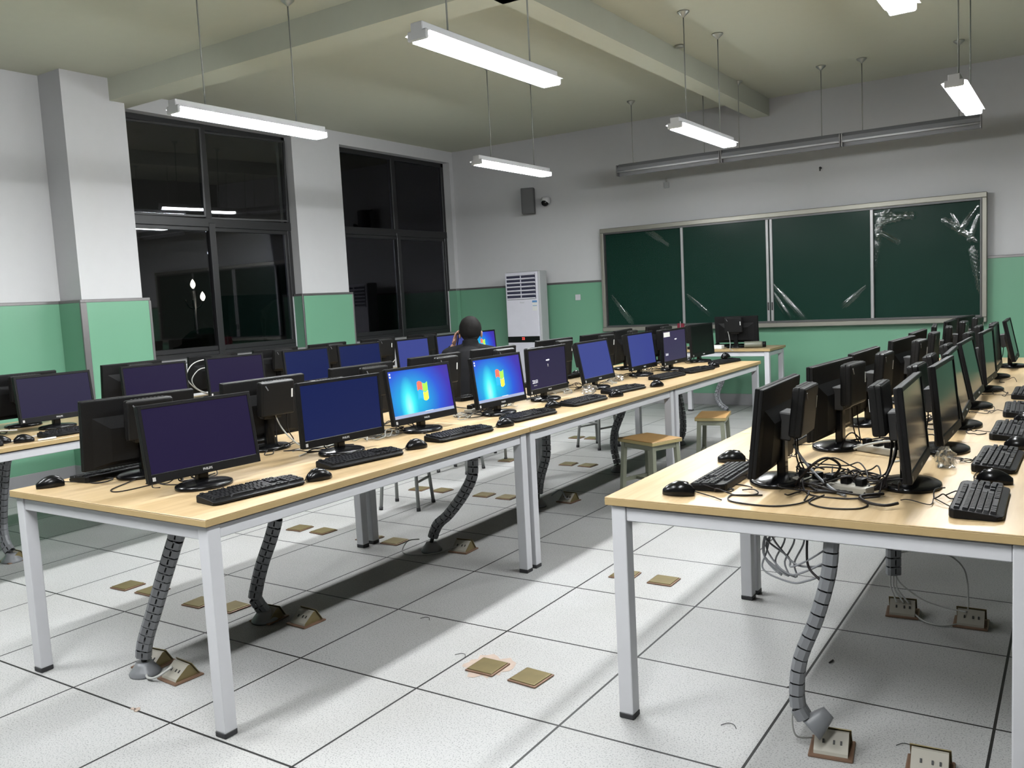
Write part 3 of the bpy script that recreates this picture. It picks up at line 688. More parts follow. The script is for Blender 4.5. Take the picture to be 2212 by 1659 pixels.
FL = [
 (0.546, -0.199, 171.5, 6.3, 'monitor seen from behind, at the front end of the centre row behind the largest monitor'),
 (0.564, 0.437, 177.2, 5.4, 'monitor seen from behind with its small computer case fully in view, white cable plugged in'),
 (0.554, 1.119, 178.9, 4.6, 'monitor seen from behind, peeking over the plain navy screen'),
 (0.547, 1.761, 178.3, 4.5, 'monitor seen from behind, peeking over the first bright flag desktop'),
 (0.568, 2.354, 177.2, 4.5, 'monitor seen from behind in front of the seated person'),
 (0.534, 3.191, 176.9, 5.2, 'monitor seen from behind, peeking over the 23:51 clock screen'),
 (0.580, 3.790, 175.2, 4.6, 'monitor seen from behind against the green panel by the chalkboard edge'),
 (0.520, 4.366, 188.4, 4.6, 'turned monitor seen from behind between the two plain blue screens'),
 (0.560, 5.000, 180.0, 4.6, 'monitor seen from behind, peeking beside the grey-violet screen'),
]
for (x, y, yaw, ti, lb) in FL: monitor(x, y, R(yaw), R(ti), 'scr_dark', lb, GF)
GM = 'monitors facing the room in the window row'
ML = [
 (-1.40, -0.06, 0, 5, 'scr_grey', None, 'monitor of the window row just outside the picture edge'),
 (-1.436, 0.574, -0.6, 6.1, 'scr_grey', None, 'grey-violet screen with a pale lower rim, in front of the green pillar panel'),
 (-1.378, 1.228, -3.9, 4.5, 'scr_violet', None, 'dark violet screen before the lower corner of the large window'),
 (-1.389, 1.903, -8.1, 4.5, 'scr_violet', None, 'dark violet screen beside the coiled white cable'),
 (-1.300, 2.530, -1.1, 4.6, 'scr_navy', None, 'navy screen of the window row, over the case-backed monitor'),
 (-1.290, 3.125, -5.5, 4.5, 'scr_navy', None, 'navy screen in front of the green panel between the windows'),
 (-1.230, 3.760, 2.0, 4.6, 'scr_blue', None, 'mid-blue screen of the window row, above a flag desktop'),
 (-1.260, 4.380, -1.0, 4.6, 'scr_blue', None, 'mid-blue screen partly hidden by the seated person'),
 (-1.300, 5.080, -1.0, 4.6, 'scr_win', ex_win, 'lit flag desktop in front of the seated person, beside the conditioner'),
]
ML[8] = (-1.290, 4.93, -1.0, 4.6, 'scr_win', ex_win, ML[8][6])
for (x, y, yaw, ti, sc, ex, lb) in ML: monitor(x, y, R(yaw), R(ti), sc, lb, GM, extra=ex)
GB = 'monitors seen from behind in the window row'
for k, y in enumerate((0.55, 1.34, 2.03, 2.66, 3.26, 3.93, 4.60)):
    monitor(-1.86, y, R(180 + (-2, 1, 3, -1, 2, 0, 1)[k]), R(5), 'scr_dark',
            ['monitor seen from behind at the picture edge, beside the grey-violet screen', 'monitor seen from behind against the pillar panel and window corner', 'monitor seen from behind with coiled white cables beside it',
             'monitor seen from behind under the large window, its case edge in view', 'monitor seen from behind before the green panel between the windows', 'monitor seen from behind with its case and white sticker under the far window', 'monitor seen from behind beside the seated person, below the far window'][k], GB)
GLs = 'monitors seen from behind in the right row'
LL = [(2.945, 0.517, 181.7, 6.2), (2.979, 1.195, 174.6, 0.5), (2.963, 1.813, 177.5, 4.6), (2.994, 2.611, 175.7, 4.5), (2.976, 3.255, 178.7, 4.6), (2.982, 3.881, 186, 4.6), (3.003, 4.536, 179.0, 4.6), (3.04, 5.126, 172, 4.6)]
for k, (x, y, yaw, ti) in enumerate(LL):
    monitor(x, y, R(yaw), R(ti), 'scr_dark', ['biggest monitor back of the right row, over the keyboard at the desk corner', 'second monitor back of the right row, round foot fully in view', 'third monitor back of the right row, its case against the bright gap',
      'fourth monitor back of the right row, the tall one past the gap', 'fifth monitor back of the right row, top corner rising past the fourth', 'sixth monitor back of the right row, turned, its corner against the board ledge', 'seventh monitor back of the right row, before the board ledge', 'last monitor back of the right row, overlapping the chalkboard corner'][k], GLs)
GR = 'screens seen edge-on in the right row'
RL = [(3.402, 0.595, 1.9, 5.2), (3.417, 1.244, -0.9, 5.5), (3.407, 1.851, 1.9, 11.3), (3.399, 2.473, -0.7, 11.3), (3.401, 3.175, -1.7, 4.6), (3.390, 3.877, 0.4, 4.6), (3.450, 4.575, 0.4, 11.9)]
for k, (x, y, yaw, ti) in enumerate(RL):
    monitor(x, y, R(yaw), R(ti), 'scr_dark', ['biggest edge-on screen, its slim profile beside the cable tangle', 'second edge-on screen of the right row', 'third edge-on screen of the right row, leaning back', 'fourth edge-on screen of the right row, leaning back',
      'fifth edge-on screen of the right row', 'sixth edge-on screen of the right row', 'last edge-on screen of the right row, against the green panel'][k], GR)
monitor(0.716, 6.829, R(90), R(5), 'scr_dark', 'monitor seen from behind on the teacher desk, case and white sticker in view', 'monitor on the teacher desk')
def remove_tree(o):
    for c in kids(o):
        for g in kids(c): bpy.data.objects.remove(g)
        bpy.data.objects.remove(c)
    bpy.data.objects.remove(o)
remove_tree(MON0)

# ================================================================== KEYBOARD
def make_keyboard():
    """long side along y, user edge at +x"""
    t = thing('keyboard', '', 'keyboard')
    L, Wd = 0.44, 0.152
    b = bmesh.new(); prof = [(-Wd / 2, 0.002), (Wd / 2 - 0.012, 0.0), (Wd / 2, 0.006), (Wd / 2, 0.014), (Wd / 2 - 0.02, 0.019), (-Wd / 2 + 0.004, 0.030), (-Wd / 2, 0.024)]
    sec = [(-L / 2, 0.78), (-L / 2 + 0.012, 0.95), (-L / 2 + 0.03, 1.0), (-0.05, 0.985), (0.05, 0.985), (L / 2 - 0.03, 1.0), (L / 2 - 0.012, 0.95), (L / 2, 0.78)]
    rings = [[b.verts.new((p[0] * s, y, p[1])) for p in prof] for y, s in sec]
    for r0, r1 in zip(rings, rings[1:]):
        for i in range(len(prof)): j = (i + 1) % len(prof); b.faces.new((r0[i], r0[j], r1[j], r1[i]))
    b.faces.new(rings[0]); b.faces.new(rings[-1][::-1]); bmesh.ops.recalc_face_normals(b, faces=b.faces)
    bmesh.ops.bevel(b, geom=b.edges[:], offset=0.0012, segments=1, affect='EDGES')
    obj('keyboard_body', b, 'black', t)
    sl = math.atan2(0.011, 0.125)
    def key(b, x, y, wy=0.0165, wx=0.0165):
        z = 0.0195 + (Wd / 2 - 0.02 - x) * math.tan(sl) + 0.003
        box(b, (x, y, z), (wx, wy, 0.009), 0, rot=Euler((0, sl, 0)), taper=0.80)
    def row(b, x, y0, ws):
        y = y0
        for wk in ws: key(b, x, y + wk * 0.019 / 2, wk * 0.019 - 0.0022); y += wk * 0.019
    # viewer's left is -y
    y0 = -L / 2 + 0.014; u = 0.019; X = [0.047, 0.028, 0.009, -0.010, -0.029]
    b = bmesh.new()
    row(b, X[4], y0, [1] * 13 + [2]); row(b, X[3], y0, [1.5] + [1] * 12 + [1.5]); row(b, X[2], y0, [1.75] + [1] * 11 + [2.25]); row(b, X[1], y0, [2.25] + [1] * 10 + [2.75])
    row(b, X[0], y0, [1.25, 1.25, 1.25, 6.25, 1.25, 1.25, 1.25, 1.25]); obj('main_keys', b, 'key', t)
    b = bmesh.new(); key(b, -0.053, y0 + u / 2)
    for g in range(3):
        for k in range(4): key(b, -0.053, y0 + u * (2.5 + g * 4.5 + k))
    for k in range(3): key(b, -0.053, y0 + u * (15.75 + k))
    obj('function_keys', b, 'key', t)
    b = bmesh.new(); yn = y0 + u * 15.25
    for k in range(3): key(b, X[4], yn + u * (k + .5)); key(b, X[3], yn + u * (k + .5)); key(b, X[0], yn + u * (k + .5))
    key(b, X[1], yn + u * 1.5); obj('navigation_keys', b, 'key', t)
    b = bmesh.new(); yp = y0 + u * 18.5
    for r_ in (4, 3, 2, 1):
        for k in range(3): key(b, X[r_], yp + u * (k + .5))
    key(b, X[0], yp + u * 1, 0.0355); key(b, X[0], yp + u * 2.5); key(b, X[4], yp + u * 3.5); key(b, (X[3] + X[2]) / 2, yp + u * 3.5, wx=0.0355); key(b, (X[1] + X[0]) / 2, yp + u * 3.5, wx=0.0355)
    obj('number_pad', b, 'key', t)
    return t
KB0 = make_keyboard(); KB0.scale = (0.87, 0.87, 0.87)
def cable_obj(name, pts, r, m, parent=None, n=6, k=6):
    b = bmesh.new(); tube(b, catmull(pts, k), r, n); return obj(name, b, m, parent)
def wiggle(p0, p1, n, amp, rnd, z=0.003, up=0.012):
    """loose points between p0 and p1 lying on the desk"""
    P = [p0]
    for i in range(1, n):
        t = i / n; P.append((p0[0] + (p1[0] - p0[0]) * t + rnd.uniform(-amp, amp), p0[1] + (p1[1] - p0[1]) * t + rnd.uniform(-amp, amp), z + rnd.uniform(0, up)))
    return P + [p1]
RND = random.Random(11)
def keyboard(x, y, yaw, label, group, z=HT, cable=0.0):
    t = dup(KB0, (x, y, z + 0.0005), yaw, label, group)
    if cable:
        b_ = wiggle((-0.075, -0.06, 0.012), (-0.075 - cable, RND.uniform(-0.12, 0.12), 0.003), 6, 0.045, RND)
        cable_obj('keyboard_cable', b_, 0.0019, 'cable', t)
    return t
GK = 'black keyboards on the desks'
KN = [(1.322, -0.270, -6, 'black keyboard at the front corner of the centre row, before the violet screen'), (1.275, 0.345, -9, 'black keyboard before the plain navy screen'),
      (1.300, 1.010, -6, 'black keyboard before the nearer bright flag desktop'), (1.300, 1.640, -5, 'black keyboard before the second flag desktop, mouse touching its end'),
      (1.300, 2.270, -3, 'black keyboard before the 23:51 clock screen'), (1.275, 2.870, -7, 'black keyboard before the tilted blue screen, a mouse at its near end'),
      (1.225, 3.720, -5, 'black keyboard before the further plain blue screen'), (1.270, 4.200, -8, 'black keyboard before the grey-violet screen'), (1.230, 4.960, -9, 'dark keyboard before the unlit black monitor')]
for (x, y, a, lb) in KN: keyboard(x, y, R(a), lb, GK, cable=0.22)
keyboard(0.415, -0.215, R(184), 'black keyboard under the back of the front monitor, showing its rear edge', GK, cable=0.12)
for k in range(1, 7): keyboard(0.405, (0.42, 1.10, 1.76, 2.36, 3.15, 3.75)[k - 1], R(180 + (-3, 2, 4, -2, 3, 0)[k - 1]),
    ['keyboard behind the monitor with the white cable', 'keyboard behind the monitor that peeks over the navy screen', 'keyboard on the window side behind the first flag desktop', 'keyboard close to the seated person on the centre row', 'keyboard on the window side behind the 23:51 clock screen', 'keyboard on the window side behind the tilted blue screen'][k - 1], GK)
for k, y in enumerate((-0.15, 0.47, 1.18, 1.86, 2.47, 3.10, 3.75, 4.6)):
    keyboard(-1.105, y, R(-3 + 2 * (k % 3)), ['keyboard of the window row beyond the picture edge', 'black keyboard before the grey-violet screen of the window row', 'keyboard before the violet screen at the window corner', 'keyboard before the violet screen beside the coiled white cable',
       'keyboard before the first navy screen of the window row', 'keyboard before the navy screen at the green panel', 'keyboard before the mid-blue screen of the window row', 'keyboard in front of the seated person'][k], GK, cable=0.15)
keyboard(2.800, 0.500, R(181), 'black keyboard lying beside the two mice at the corner of the right row', GK, cable=0.1)
keyboard(2.800, 1.160, R(178), 'keyboard just peeking past the biggest monitor back of the right row', GK, cable=0.1)
for k, y in enumerate((0.425, 1.06, 1.70, 2.33, 2.98)):
    keyboard(3.577, y, R((1, -1, 0, 2, 0)[k]), ['biggest black keyboard at the right, with the mouse lying against its far end', 'second keyboard on the camera side of the right row', 'third keyboard on the camera side of the right row', 'fourth keyboard on the camera side of the right row', 'fifth keyboard on the camera side of the right row'][k], GK, cable=0.16)
keyboard(0.60, 7.0, R(93), 'keyboard lying on the teacher desk', GK)
remove_tree(KB0)

# ================================================================== MOUSE
def make_mouse():
    """nose (cable end) at -x"""
    t = thing('computer_mouse', '', 'mouse')
    b = bmesh.new(); n = 20; rings = []
    for i in range(13):
        s = i / 12; x = -0.056 + 0.112 * s
        wy = 0.030 * (max(0.0, math.sin(PI * (0.10 + 0.84 * s)))) ** 0.55 * (1.0 if s > 0.5 else 0.93 + 0.14 * s)
        hz = 0.004 + 0.034 * (max(0.0, math.sin(PI * (0.06 + 0.88 * s ** 0.85)))) ** 0.8
        ring = []
        for k in range(n):
            a = 2 * PI * k / n; yy = wy * math.cos(a); zz = math.sin(a)
            z = hz * (zz ** 0.85) + 0.004 if zz > 0 else 0.004 + zz * 0.004
            ring.append(b.verts.new((x, yy, max(z, 0.0))))
        rings.append(ring)
    for r0, r1 in zip(rings, rings[1:]):
        for k in range(n): b.faces.new((r0[k], r0[(k + 1) % n], r1[(k + 1) % n], r1[k]))
    b.faces.new(rings[0]); b.faces.new(rings[-1][::-1]); bmesh.ops.recalc_face_normals(b, faces=b.faces)
    obj('mouse_shell', b, 'gloss', t, True)
    b = bmesh.new(); lathe(b, [(0.0, -0.003), (0.009, -0.003), (0.009, 0.003), (0, 0.003)], 16, (-0.028, 0, 0.0305), Euler((R(90), 0, 0))); obj('scroll_wheel', b, 'cap', t)
    b = bmesh.new(); tube(b, [(-0.055, 0, 0.020), (-0.04, 0, 0.030), (-0.015, 0, 0.0385)], 0.0008, 5); obj('button_gap', b, 'cap', t)
    return t
MS0 = make_mouse(); MS0.scale = (0.90, 0.95, 1.12)
def mouse(x, y, yaw, label, z=HT, cable=None):
    t = dup(MS0, (x, y, z + 0.0005), yaw, label, 'black computer mice')
    if cable:
        P = wiggle((-0.055, 0, 0.012), (cable[0], cable[1], 0.003), 4, 0.02, RND, 0.003, 0.004); cable_obj('mouse_cable', P, 0.0017, 'cable', t)
    return t
ML_ = [(1.390, -0.010, 72, 'mouse between the violet and navy screens on the centre row', (-0.16, -0.02)), (1.318, 0.660, 68, 'mouse between the navy screen and the nearer flag desktop', (-0.17, 0.0)),
       (1.352, 1.330, 70, 'mouse between the two flag desktops', (-0.13, 0.01)), (1.235, 2.010, 65, 'mouse resting against the keyboard before the 23:51 clock', None),
       (1.365, 2.575, 62, 'mouse at the near end of the keyboard before the tilted blue screen', None), (1.395, 3.140, 60, 'mouse before the gap between the two plain blue screens', None),
       (1.300, 4.500, 55, 'mouse lying before the black monitor near the grey-violet screen', None)]
for (x, y, a, lb, c) in ML_: mouse(x, y, R(a), lb, cable=c)
mouse(1.215, 5.03, R(70), 'mouse perched on the keyboard before the unlit black monitor', z=HT + 0.036)
mouse(0.400, -0.500, R(245), 'lone mouse on the far front corner of the centre row', cable=(-0.2, 0.0))
mouse(2.745, 0.235, R(190), 'mouse at the front corner of the right row with its cable trailing', cable=(-0.16, 0.06))
mouse(2.725, 0.795, R(192), 'mouse at the far end of the keyboard on the right row corner', cable=(-0.1, 0.02))
mouse(3.590, 0.715, R(8), 'shiny mouse against the far end of the biggest keyboard', cable=(-0.05, 0.2))
mouse(3.625, 1.345, R(5), 'mouse against the second keyboard of the right row')
mouse(3.62, 1.99, R(0), 'mouse past the third keyboard of the right row')
mouse(-1.050, 0.150, R(68), 'mouse on the window row beside the grey-violet screen', cable=(-0.13, 0.02))
mouse(-1.150, 0.075, R(68), 'mouse cut off by the picture edge on the window row')
mouse(0.400, 3.800, R(160), 'mouse on the window side between the clock screen and the blue screen')
mouse(0.43, 7.0, R(95), 'small mouse on the teacher desk')
remove_tree(MS0)
# black foam piece at the person's desk end
b = bmesh.new(); box(b, (0, 0, 0.02), (0.07, 0.13, 0.035), 0.012, 3); o = obj('power_adapter', b, 'black'); o.location = (-1.02, 4.90, HT); tag(o, 'black adapter block on the end of the window row desk', 'adapter')

# ================================================================== LOOSE CABLES
def tangle(cx, cy, z, sx, sy, n, seed, label, grp, name='cable_tangle', m='cable', r=0.0026, rise=0.05, npts=9):
    """a heap of looping wires round a point"""
    rnd = random.Random(seed)
    for k in range(n):
        P = []; a = rnd.uniform(0, 2 * PI); x, y = cx + rnd.uniform(-sx, sx) * .5, cy + rnd.uniform(-sy, sy) * .5
        for i in range(npts):
            a += rnd.uniform(0.3, 1.5) * (1 if k % 2 else -1)
            st = rnd.uniform(0.03, 0.085)
            x += st * math.cos(a) * sx / 0.12; y += st * math.sin(a) * sy / 0.16
            x = min(max(x, cx - sx), cx + sx); y = min(max(y, cy - sy), cy + sy)
            P.append((x, y, z + r + rnd.uniform(0, 1) ** 3 * rise))
        o = cable_obj(name, P, r * rnd.uniform(0.8, 1.2), m)
        tag(o, label, 'cable', grp)
# monitor leads: from each case down to the desk
def lead(x, y, yaw, seed, m='cable', grp='cables behind the centre row screens', label='black lead looping behind the centre row screens', r=0.0026, dx=-0.09, length=0.25, z0=0.16):
    rnd = random.Random(seed); c, s = math.cos(yaw), math.sin(yaw)
    def Q(a, d, z): return (x + a * c - d * s, y + a * s + d * c, HT + z)
    y1 = rnd.uniform(-0.08, 0.08)
    P = [Q(dx, y1, z0), Q(dx - 0.005, y1 + 0.005, z0 * 0.55), Q(dx - 0.02, y1 + rnd.uniform(-0.03, 0.03), 0.03)]
    a, d = dx - 0.03, y1
    for i in range(5):
        a += rnd.uniform(-0.05, 0.02); d += rnd.uniform(-1, 1) * length * 0.35; P.append(Q(max(a, -0.30), d, 0.004 + rnd.uniform(0, 0.02)))
    o = cable_obj('monitor_lead', P, r, m); tag(o, label, 'cable', grp)
NS = ['the violet screen','the plain navy screen','the first flag desktop','the second flag desktop','the 23:51 clock screen','the tilted blue screen','the further plain blue screen','the grey-violet screen','the unlit black monitor']
for k, (x, y, yaw, *_r) in enumerate(NL):
    for j in range(3 if k < 6 else 2): lead(x, y, R(yaw), 100 + k * 5 + j, label='black lead hanging behind ' + NS[k])
    tangle(0.87, y + 0.02, HT, 0.13, 0.20, 3 if k < 6 else 2, 300 + k, 'thin black wire heaped on the desk behind ' + NS[k], 'wire heaps between the centre row screens', r=0.0023, rise=0.04)
for k, (x, y, yaw, ti, lb) in enumerate(FL):
    for j in range(2): lead(x, y, R(yaw), 200 + k * 5 + j, label='black lead from the window-side monitor back to back with ' + NS[k])
for k, (x, y, yaw, ti) in enumerate(LL):
    for j in range(2): lead(x, y, R(yaw), 400 + k * 5 + j, grp='cables behind the right row screens', label='black lead below the %s monitor back of the right row' % ORD[k + 1])
for k, (x, y, yaw, ti) in enumerate(RL):
    for j in range(2): lead(x, y, R(yaw), 500 + k * 5 + j, grp='cables behind the right row screens', label='black lead behind the %s edge-on screen of the right row' % ORD[k + 1])
for k, y in enumerate((0.48, 0.62, 1.2, 1.85, 2.5, 3.2, 3.9)):
    tangle(3.19, y, HT, 0.17, 0.15, (9, 7, 6, 4, 3, 2, 2)[k], 600 + k, 'thin black wire heaped mid-desk in the right row, %s heap from its front edge' % ORD[k + 1], 'wire heaps between the right row screens', r=0.0026, rise=0.05)
for k, y in enumerate((0.35, 1.0, 1.65, 2.3, 2.95, 3.6)):
    tangle(3.46, y + 0.05, HT, 0.05, 0.12, 1, 650 + k, 'thin wire curling by the foot of the %s edge-on screen' % ORD[k + 1], 'wires at the feet of the edge-on screens', r=0.0018, rise=0.02)
tangle(2.87, 0.36, HT, 0.10, 0.09, 4, 671, 'thin black wire looping by the corner keyboard of the right row', 'wires by the corner keyboard of the right row', r=0.0019, rise=0.02)
tangle(2.90, 1.0, HT, 0.06, 0.10, 2, 672, 'thin wire looping by the second round foot of the right row', 'wires by the second foot of the right row', r=0.0019, rise=0.03)
for k, y in enumerate((0.25, 0.9, 1.6, 2.2, 2.9, 3.6)):
    tangle(-1.62, y, HT, 0.10, 0.16, 2, 700 + k, 'thin black wire behind the %s screen of the window row' % ORD[k + 2], 'wires behind the window row screens', rise=0.04)
# named individual cables
def one(name, pts, r, m, label, cat='cable'):
    o = cable_obj(name, pts, r, m); tag(o, label, cat); return o
Z0 = HT
one('usb_cable', [(0.50, -0.22, Z0 + .10), (0.53, -0.20, Z0 + .06), (0.60, -0.22, Z0 + .012), (0.66, -0.33, Z0 + .004), (0.72, -0.44, Z0 + .003), (0.78, -0.46, Z0 + .003), (0.80, -0.40, Z0 + .003), (0.79, -0.25, Z0 + .003), (0.76, -0.10, Z0 + .005)], 0.0024, 'cable', 'dark brown cable looping forward on the front desk end')
one('usb_plug_cable', [(0.40, -0.33, Z0 + .02), (0.47, -0.38, Z0 + .004), (0.53, -0.39, Z0 + .003), (0.55, -0.35, Z0 + .004), (0.52, -0.31, Z0 + .006), (0.47, -0.33, Z0 + .006)], 0.003, 'cable', 'short knotted lead under the rear edge of the front keyboard')
one('network_cable', [(0.66, 0.44, Z0 + .20), (0.665, 0.44, Z0 + .15), (0.68, 0.47, Z0 + .08), (0.73, 0.50, Z0 + .02), (0.80, 0.50, Z0 + .006), (0.85, 0.56, Z0 + .004), (0.84, 0.68, Z0 + .006), (0.80, 0.75, Z0 + .004)], 0.0035, 'wcable', 'white network cable hanging from the monitor back with the case in view')
one('network_cable', [(0.80, 0.40, Z0 + .006), (0.86, 0.44, Z0 + .02), (0.90, 0.40, Z0 + .008), (0.92, 0.33, Z0 + .004)], 0.0035, 'wcable', 'short pale cable on the desk beside the foot of the navy screen')
one('network_cable', [(-1.70, 1.93, Z0 + .02), (-1.66, 1.74, Z0 + .10), (-1.66, 1.66, Z0 + .20), (-1.66, 1.72, Z0 + .29), (-1.68, 1.86, Z0 + .31), (-1.72, 1.93, Z0 + .25)], 0.004, 'wcable', 'big white cable loop between two dark screens of the window row')
one('network_cable', [(-1.69, 1.97, Z0 + .02), (-1.67, 1.77, Z0 + .09), (-1.67, 1.71, Z0 + .17), (-1.68, 1.78, Z0 + .24), (-1.72, 1.90, Z0 + .25)], 0.004, 'wcable', 'inner white cable loop between two dark screens of the window row')
one('network_cable', [(-1.25, 0.22, Z0 + .05), (-1.28, 0.10, Z0 + .055), (-1.24, 0.02, Z0 + .03), (-1.18, 0.06, Z0 + .005), (-1.17, 0.20, Z0 + .004), (-1.25, 0.34, Z0 + .003)], 0.004, 'wcable', 'white cable bending on the window row desk beside two mice')
one('network_cable', [(-1.76, 3.80, Z0 + .14), (-1.72, 3.86, Z0 + .10), (-1.70, 3.95, Z0 + .09), (-1.73, 4.05, Z0 + .12)], 0.004, 'wcable', 'white cable sagging under the case beside the mid-blue window row screen')
for k, y in enumerate((0.86, 0.93, 1.50, 2.08, 2.65, 3.30, 4.6)):
    tangle(0.90 + 0.02 * (k % 3), y, HT, 0.07, 0.12, 2, 800 + k, 'pale thin cable among the centre row wires, %s clump from the front' % ORD[k + 1], 'pale cables among the centre row wires', name='pale_cable', m='wcable', r=0.0028, rise=0.03)
one('grey_cable', [(3.03, 0.52, Z0 + .13), (3.06, 0.50, Z0 + .09), (3.12, 0.46, Z0 + .04), (3.18, 0.42, Z0 + .008), (3.22, 0.38, Z0 + .004)], 0.005, 'grey', 'thick grey cable slanting from the biggest monitor back to the desk')
one('grey_cable', [(3.10, 1.08, Z0 + .02), (3.16, 1.06, Z0 + .045), (3.25, 1.06, Z0 + .06), (3.30, 1.05, Z0 + .04), (3.29, 1.02, Z0 + .004), (3.26, 0.96, Z0 + .003)], 0.0045, 'wcable', 'pale cable arched over the desk behind the second round foot')
one('power_cable', [(3.06, 0.42, Z0 + .02), (3.12, 0.40, Z0 + .09), (3.16, 0.42, Z0 + .11), (3.19, 0.45, Z0 + .08), (3.16, 0.46, Z0 + .04), (3.10, 0.44, Z0 + .02), (3.13, 0.40, Z0 + .008)], 0.0042, 'cable', 'raised black cable loop beside the biggest monitor back')
for k in range(5):
    r_ = random.Random(900 + k)
    one('power_cable', [(3.33 - .004 * k, 0.60 + .01 * k, Z0 + .16), (3.325, 0.57 + .01 * k, Z0 + .10), (3.31, 0.52, Z0 + .04), (3.27 + .01 * k, 0.44 + .01 * k, Z0 + .012), (3.2, 0.41 + .012 * k, Z0 + .008), (3.12, 0.40 + .015 * k, Z0 + .006)], 0.0033, 'cable', 'black lead bundled from the biggest edge-on screen toward the heap')
    COL.objects[-1]['group'] = 'leads bundled behind the biggest edge-on screen'
one('mouse_lead', [(2.99, 0.31, Z0 + .003), (2.93, 0.29, Z0 + .003), (2.90, 0.27, Z0 + .003), (2.93, 0.20, Z0 + .003), (3.05, 0.185, Z0 + .003), (3.12, 0.24, Z0 + .004), (3.14, 0.33, Z0 + .006)], 0.0026, 'cable', 'black wire curving across the bare desk front of the right row')
one('mouse_lead', [(3.16, 0.37, Z0 + .004), (3.14, 0.27, Z0 + .003), (3.20, 0.22, Z0 + .003), (3.28, 0.24, Z0 + .003), (3.30, 0.30, Z0 + .003), (3.26, 0.36, Z0 + .004)], 0.0026, 'cable', 'black wire looping below the heap toward the desk front')
one('power_plug', [(3.32, 0.42, Z0 + .01), (3.27, 0.35, Z0 + .014), (3.30, 0.29, Z0 + .012), (3.35, 0.27, Z0 + .012), (3.38, 0.30, Z0 + .014)], 0.0048, 'cable', 'thick black plug end beside the foot of the biggest edge-on screen')
# power strips and papers on the desks
def strip(x, y, yaw, label, n=5):
    t = thing('power_strip', label, 'power strip', (x, y, HT), yaw, 'power strips among the wires')
    b = bmesh.new(); box(b, (0, 0, 0.014), (0.05, 0.26, 0.026), 0.006); obj('strip_body', b, 'cream', t)
    for k in range(n):
        b = bmesh.new(); box(b, (0, -0.1 + k * 0.05, 0.038), (0.03, 0.026, 0.026), 0.006); obj('plug', b, 'black', t)
strip(3.16, 0.47, R(70), 'power strip full of black plugs under the wire heap of the right row')
strip(0.84, 1.80, R(12), 'white power strip between the two flag desktops')
strip(0.84, 2.72, R(-5), 'white power strip past the 23:51 clock screen')
strip(3.22, 1.10, R(60), 'power strip in the wires behind the second round foot')
def crumple(x, y, s, seed, label, z=HT, m='bag', h=0.6):
    rnd = random.Random(seed); b = bmesh.new(); bmesh.ops.create_icosphere(b, subdivisions=3, radius=s)
    for v in b.verts:
        v.co *= rnd.uniform(0.62, 1.12); v.co.z = max(v.co.z * h, -s * h * .6)
    o = obj('plastic_wrap', b, m); o.location = (x, y, z + s * h * 0.6); tag(o, label, 'plastic wrap', 'crumpled clear plastic wraps'); return o
crumple(1.055, 2.80, 0.055, 1, 'crumpled clear plastic bag at the foot of the tilted blue screen')
crumple(1.12, 2.66, 0.045, 2, 'small crumpled plastic beside the keyboard of the tilted blue screen')
crumple(0.93, 3.46, 0.06, 3, 'crumpled clear plastic between the two plain blue screens')
crumple(0.90, 4.03, 0.05, 4, 'crumpled clear plastic beside the grey-violet screen')
crumple(3.43, 0.93, 0.035, 5, 'twisted clear wrap between the two biggest edge-on screens', h=1.3)
crumple(0.86, 0.88, 0.045, 6, 'clear wrap beyond the right edge of the navy screen')
b = bmesh.new(); tube(b, [(0, 0, 0.012), (0.02, 0.09, 0.014)], 0.006, 8); o = obj('pen', b, 'sticker'); o.location = (-1.0, 0.2, HT - 0.006)
tag(o, 'short white pen on the window row desk', 'pen')
# items on the teacher desk
t = thing('bottle', 'olive cylindrical bottle lying on the teacher desk', 'bottle', (0.93, 6.72, HT + 0.036), R(15)); 
b = bmesh.new(); lathe(b, [(0.0, -0.10), (0.034, -0.10), (0.035, -0.09), (0.035, 0.07), (0.03, 0.085)], 20, rot=Euler((0, R(90), 0))); obj('bottle_body', b, 'gold', t, True)
b = bmesh.new(); lathe(b, [(0.03, 0.085), (0.03, 0.12), (0.0, 0.122)], 20, rot=Euler((0, R(90), 0))); obj('cap', b, 'black', t)
b = bmesh.new(); box(b, (0, 0, 0.02), (0.20, 0.09, 0.04), 0.008); o = obj('tissue_box', b, 'paper'); o.location = (0.52, 6.64, HT); tag(o, 'white paper packet on the teacher desk beneath the monitor back', 'packet')
b = bmesh.new(); box(b, (0, 0, 0.014), (0.14, 0.10, 0.028), 0.008); o = obj('black_pouch', b, 'black'); o.location = (0.30, 6.65, HT); tag(o, 'flat black pouch at the hidden end of the teacher desk', 'pouch')
one('network_cable', [(0.67, 6.94, Z0 + .18), (0.68, 6.95, Z0 + .12), (0.74, 6.80, Z0 + .06), (0.78, 6.68, Z0 + .01), (0.83, 6.63, Z0 + .004)], 0.004, 'wcable', 'white cable hanging under the monitor on the teacher desk')
COL.objects[-1].location = (0, -0.28, 0)
t = thing('red_flag', 'dark red cloth banner hanging behind the black monitor of the centre row', 'banner', (0.10, 6.75, HT), 0)
b = bmesh.new(); n = 16
for j in range(9):
    pass
g = [[b.verts.new((0.012 * math.sin(i * 0.9), -0.07 + 0.14 * i / n, 0.02 + 0.26 * j / 8)) for i in range(n + 1)] for j in range(9)]
for j in range(8):
    for i in range(n): b.faces.new((g[j][i], g[j][i + 1], g[j + 1][i + 1], g[j + 1][i]))
bmesh.ops.solidify(b, geom=b.faces[:], thickness=0.003); obj('cloth', b, 'red', t, True)
b = bmesh.new(); tube(b, [(0, 0, 0.0), (0, 0, 0.30)], 0.004, 8); lathe(b, [(0.04, 0), (0.04, 0.012), (0, 0.014)], 16); obj('pole', b, 'trimlight', t)
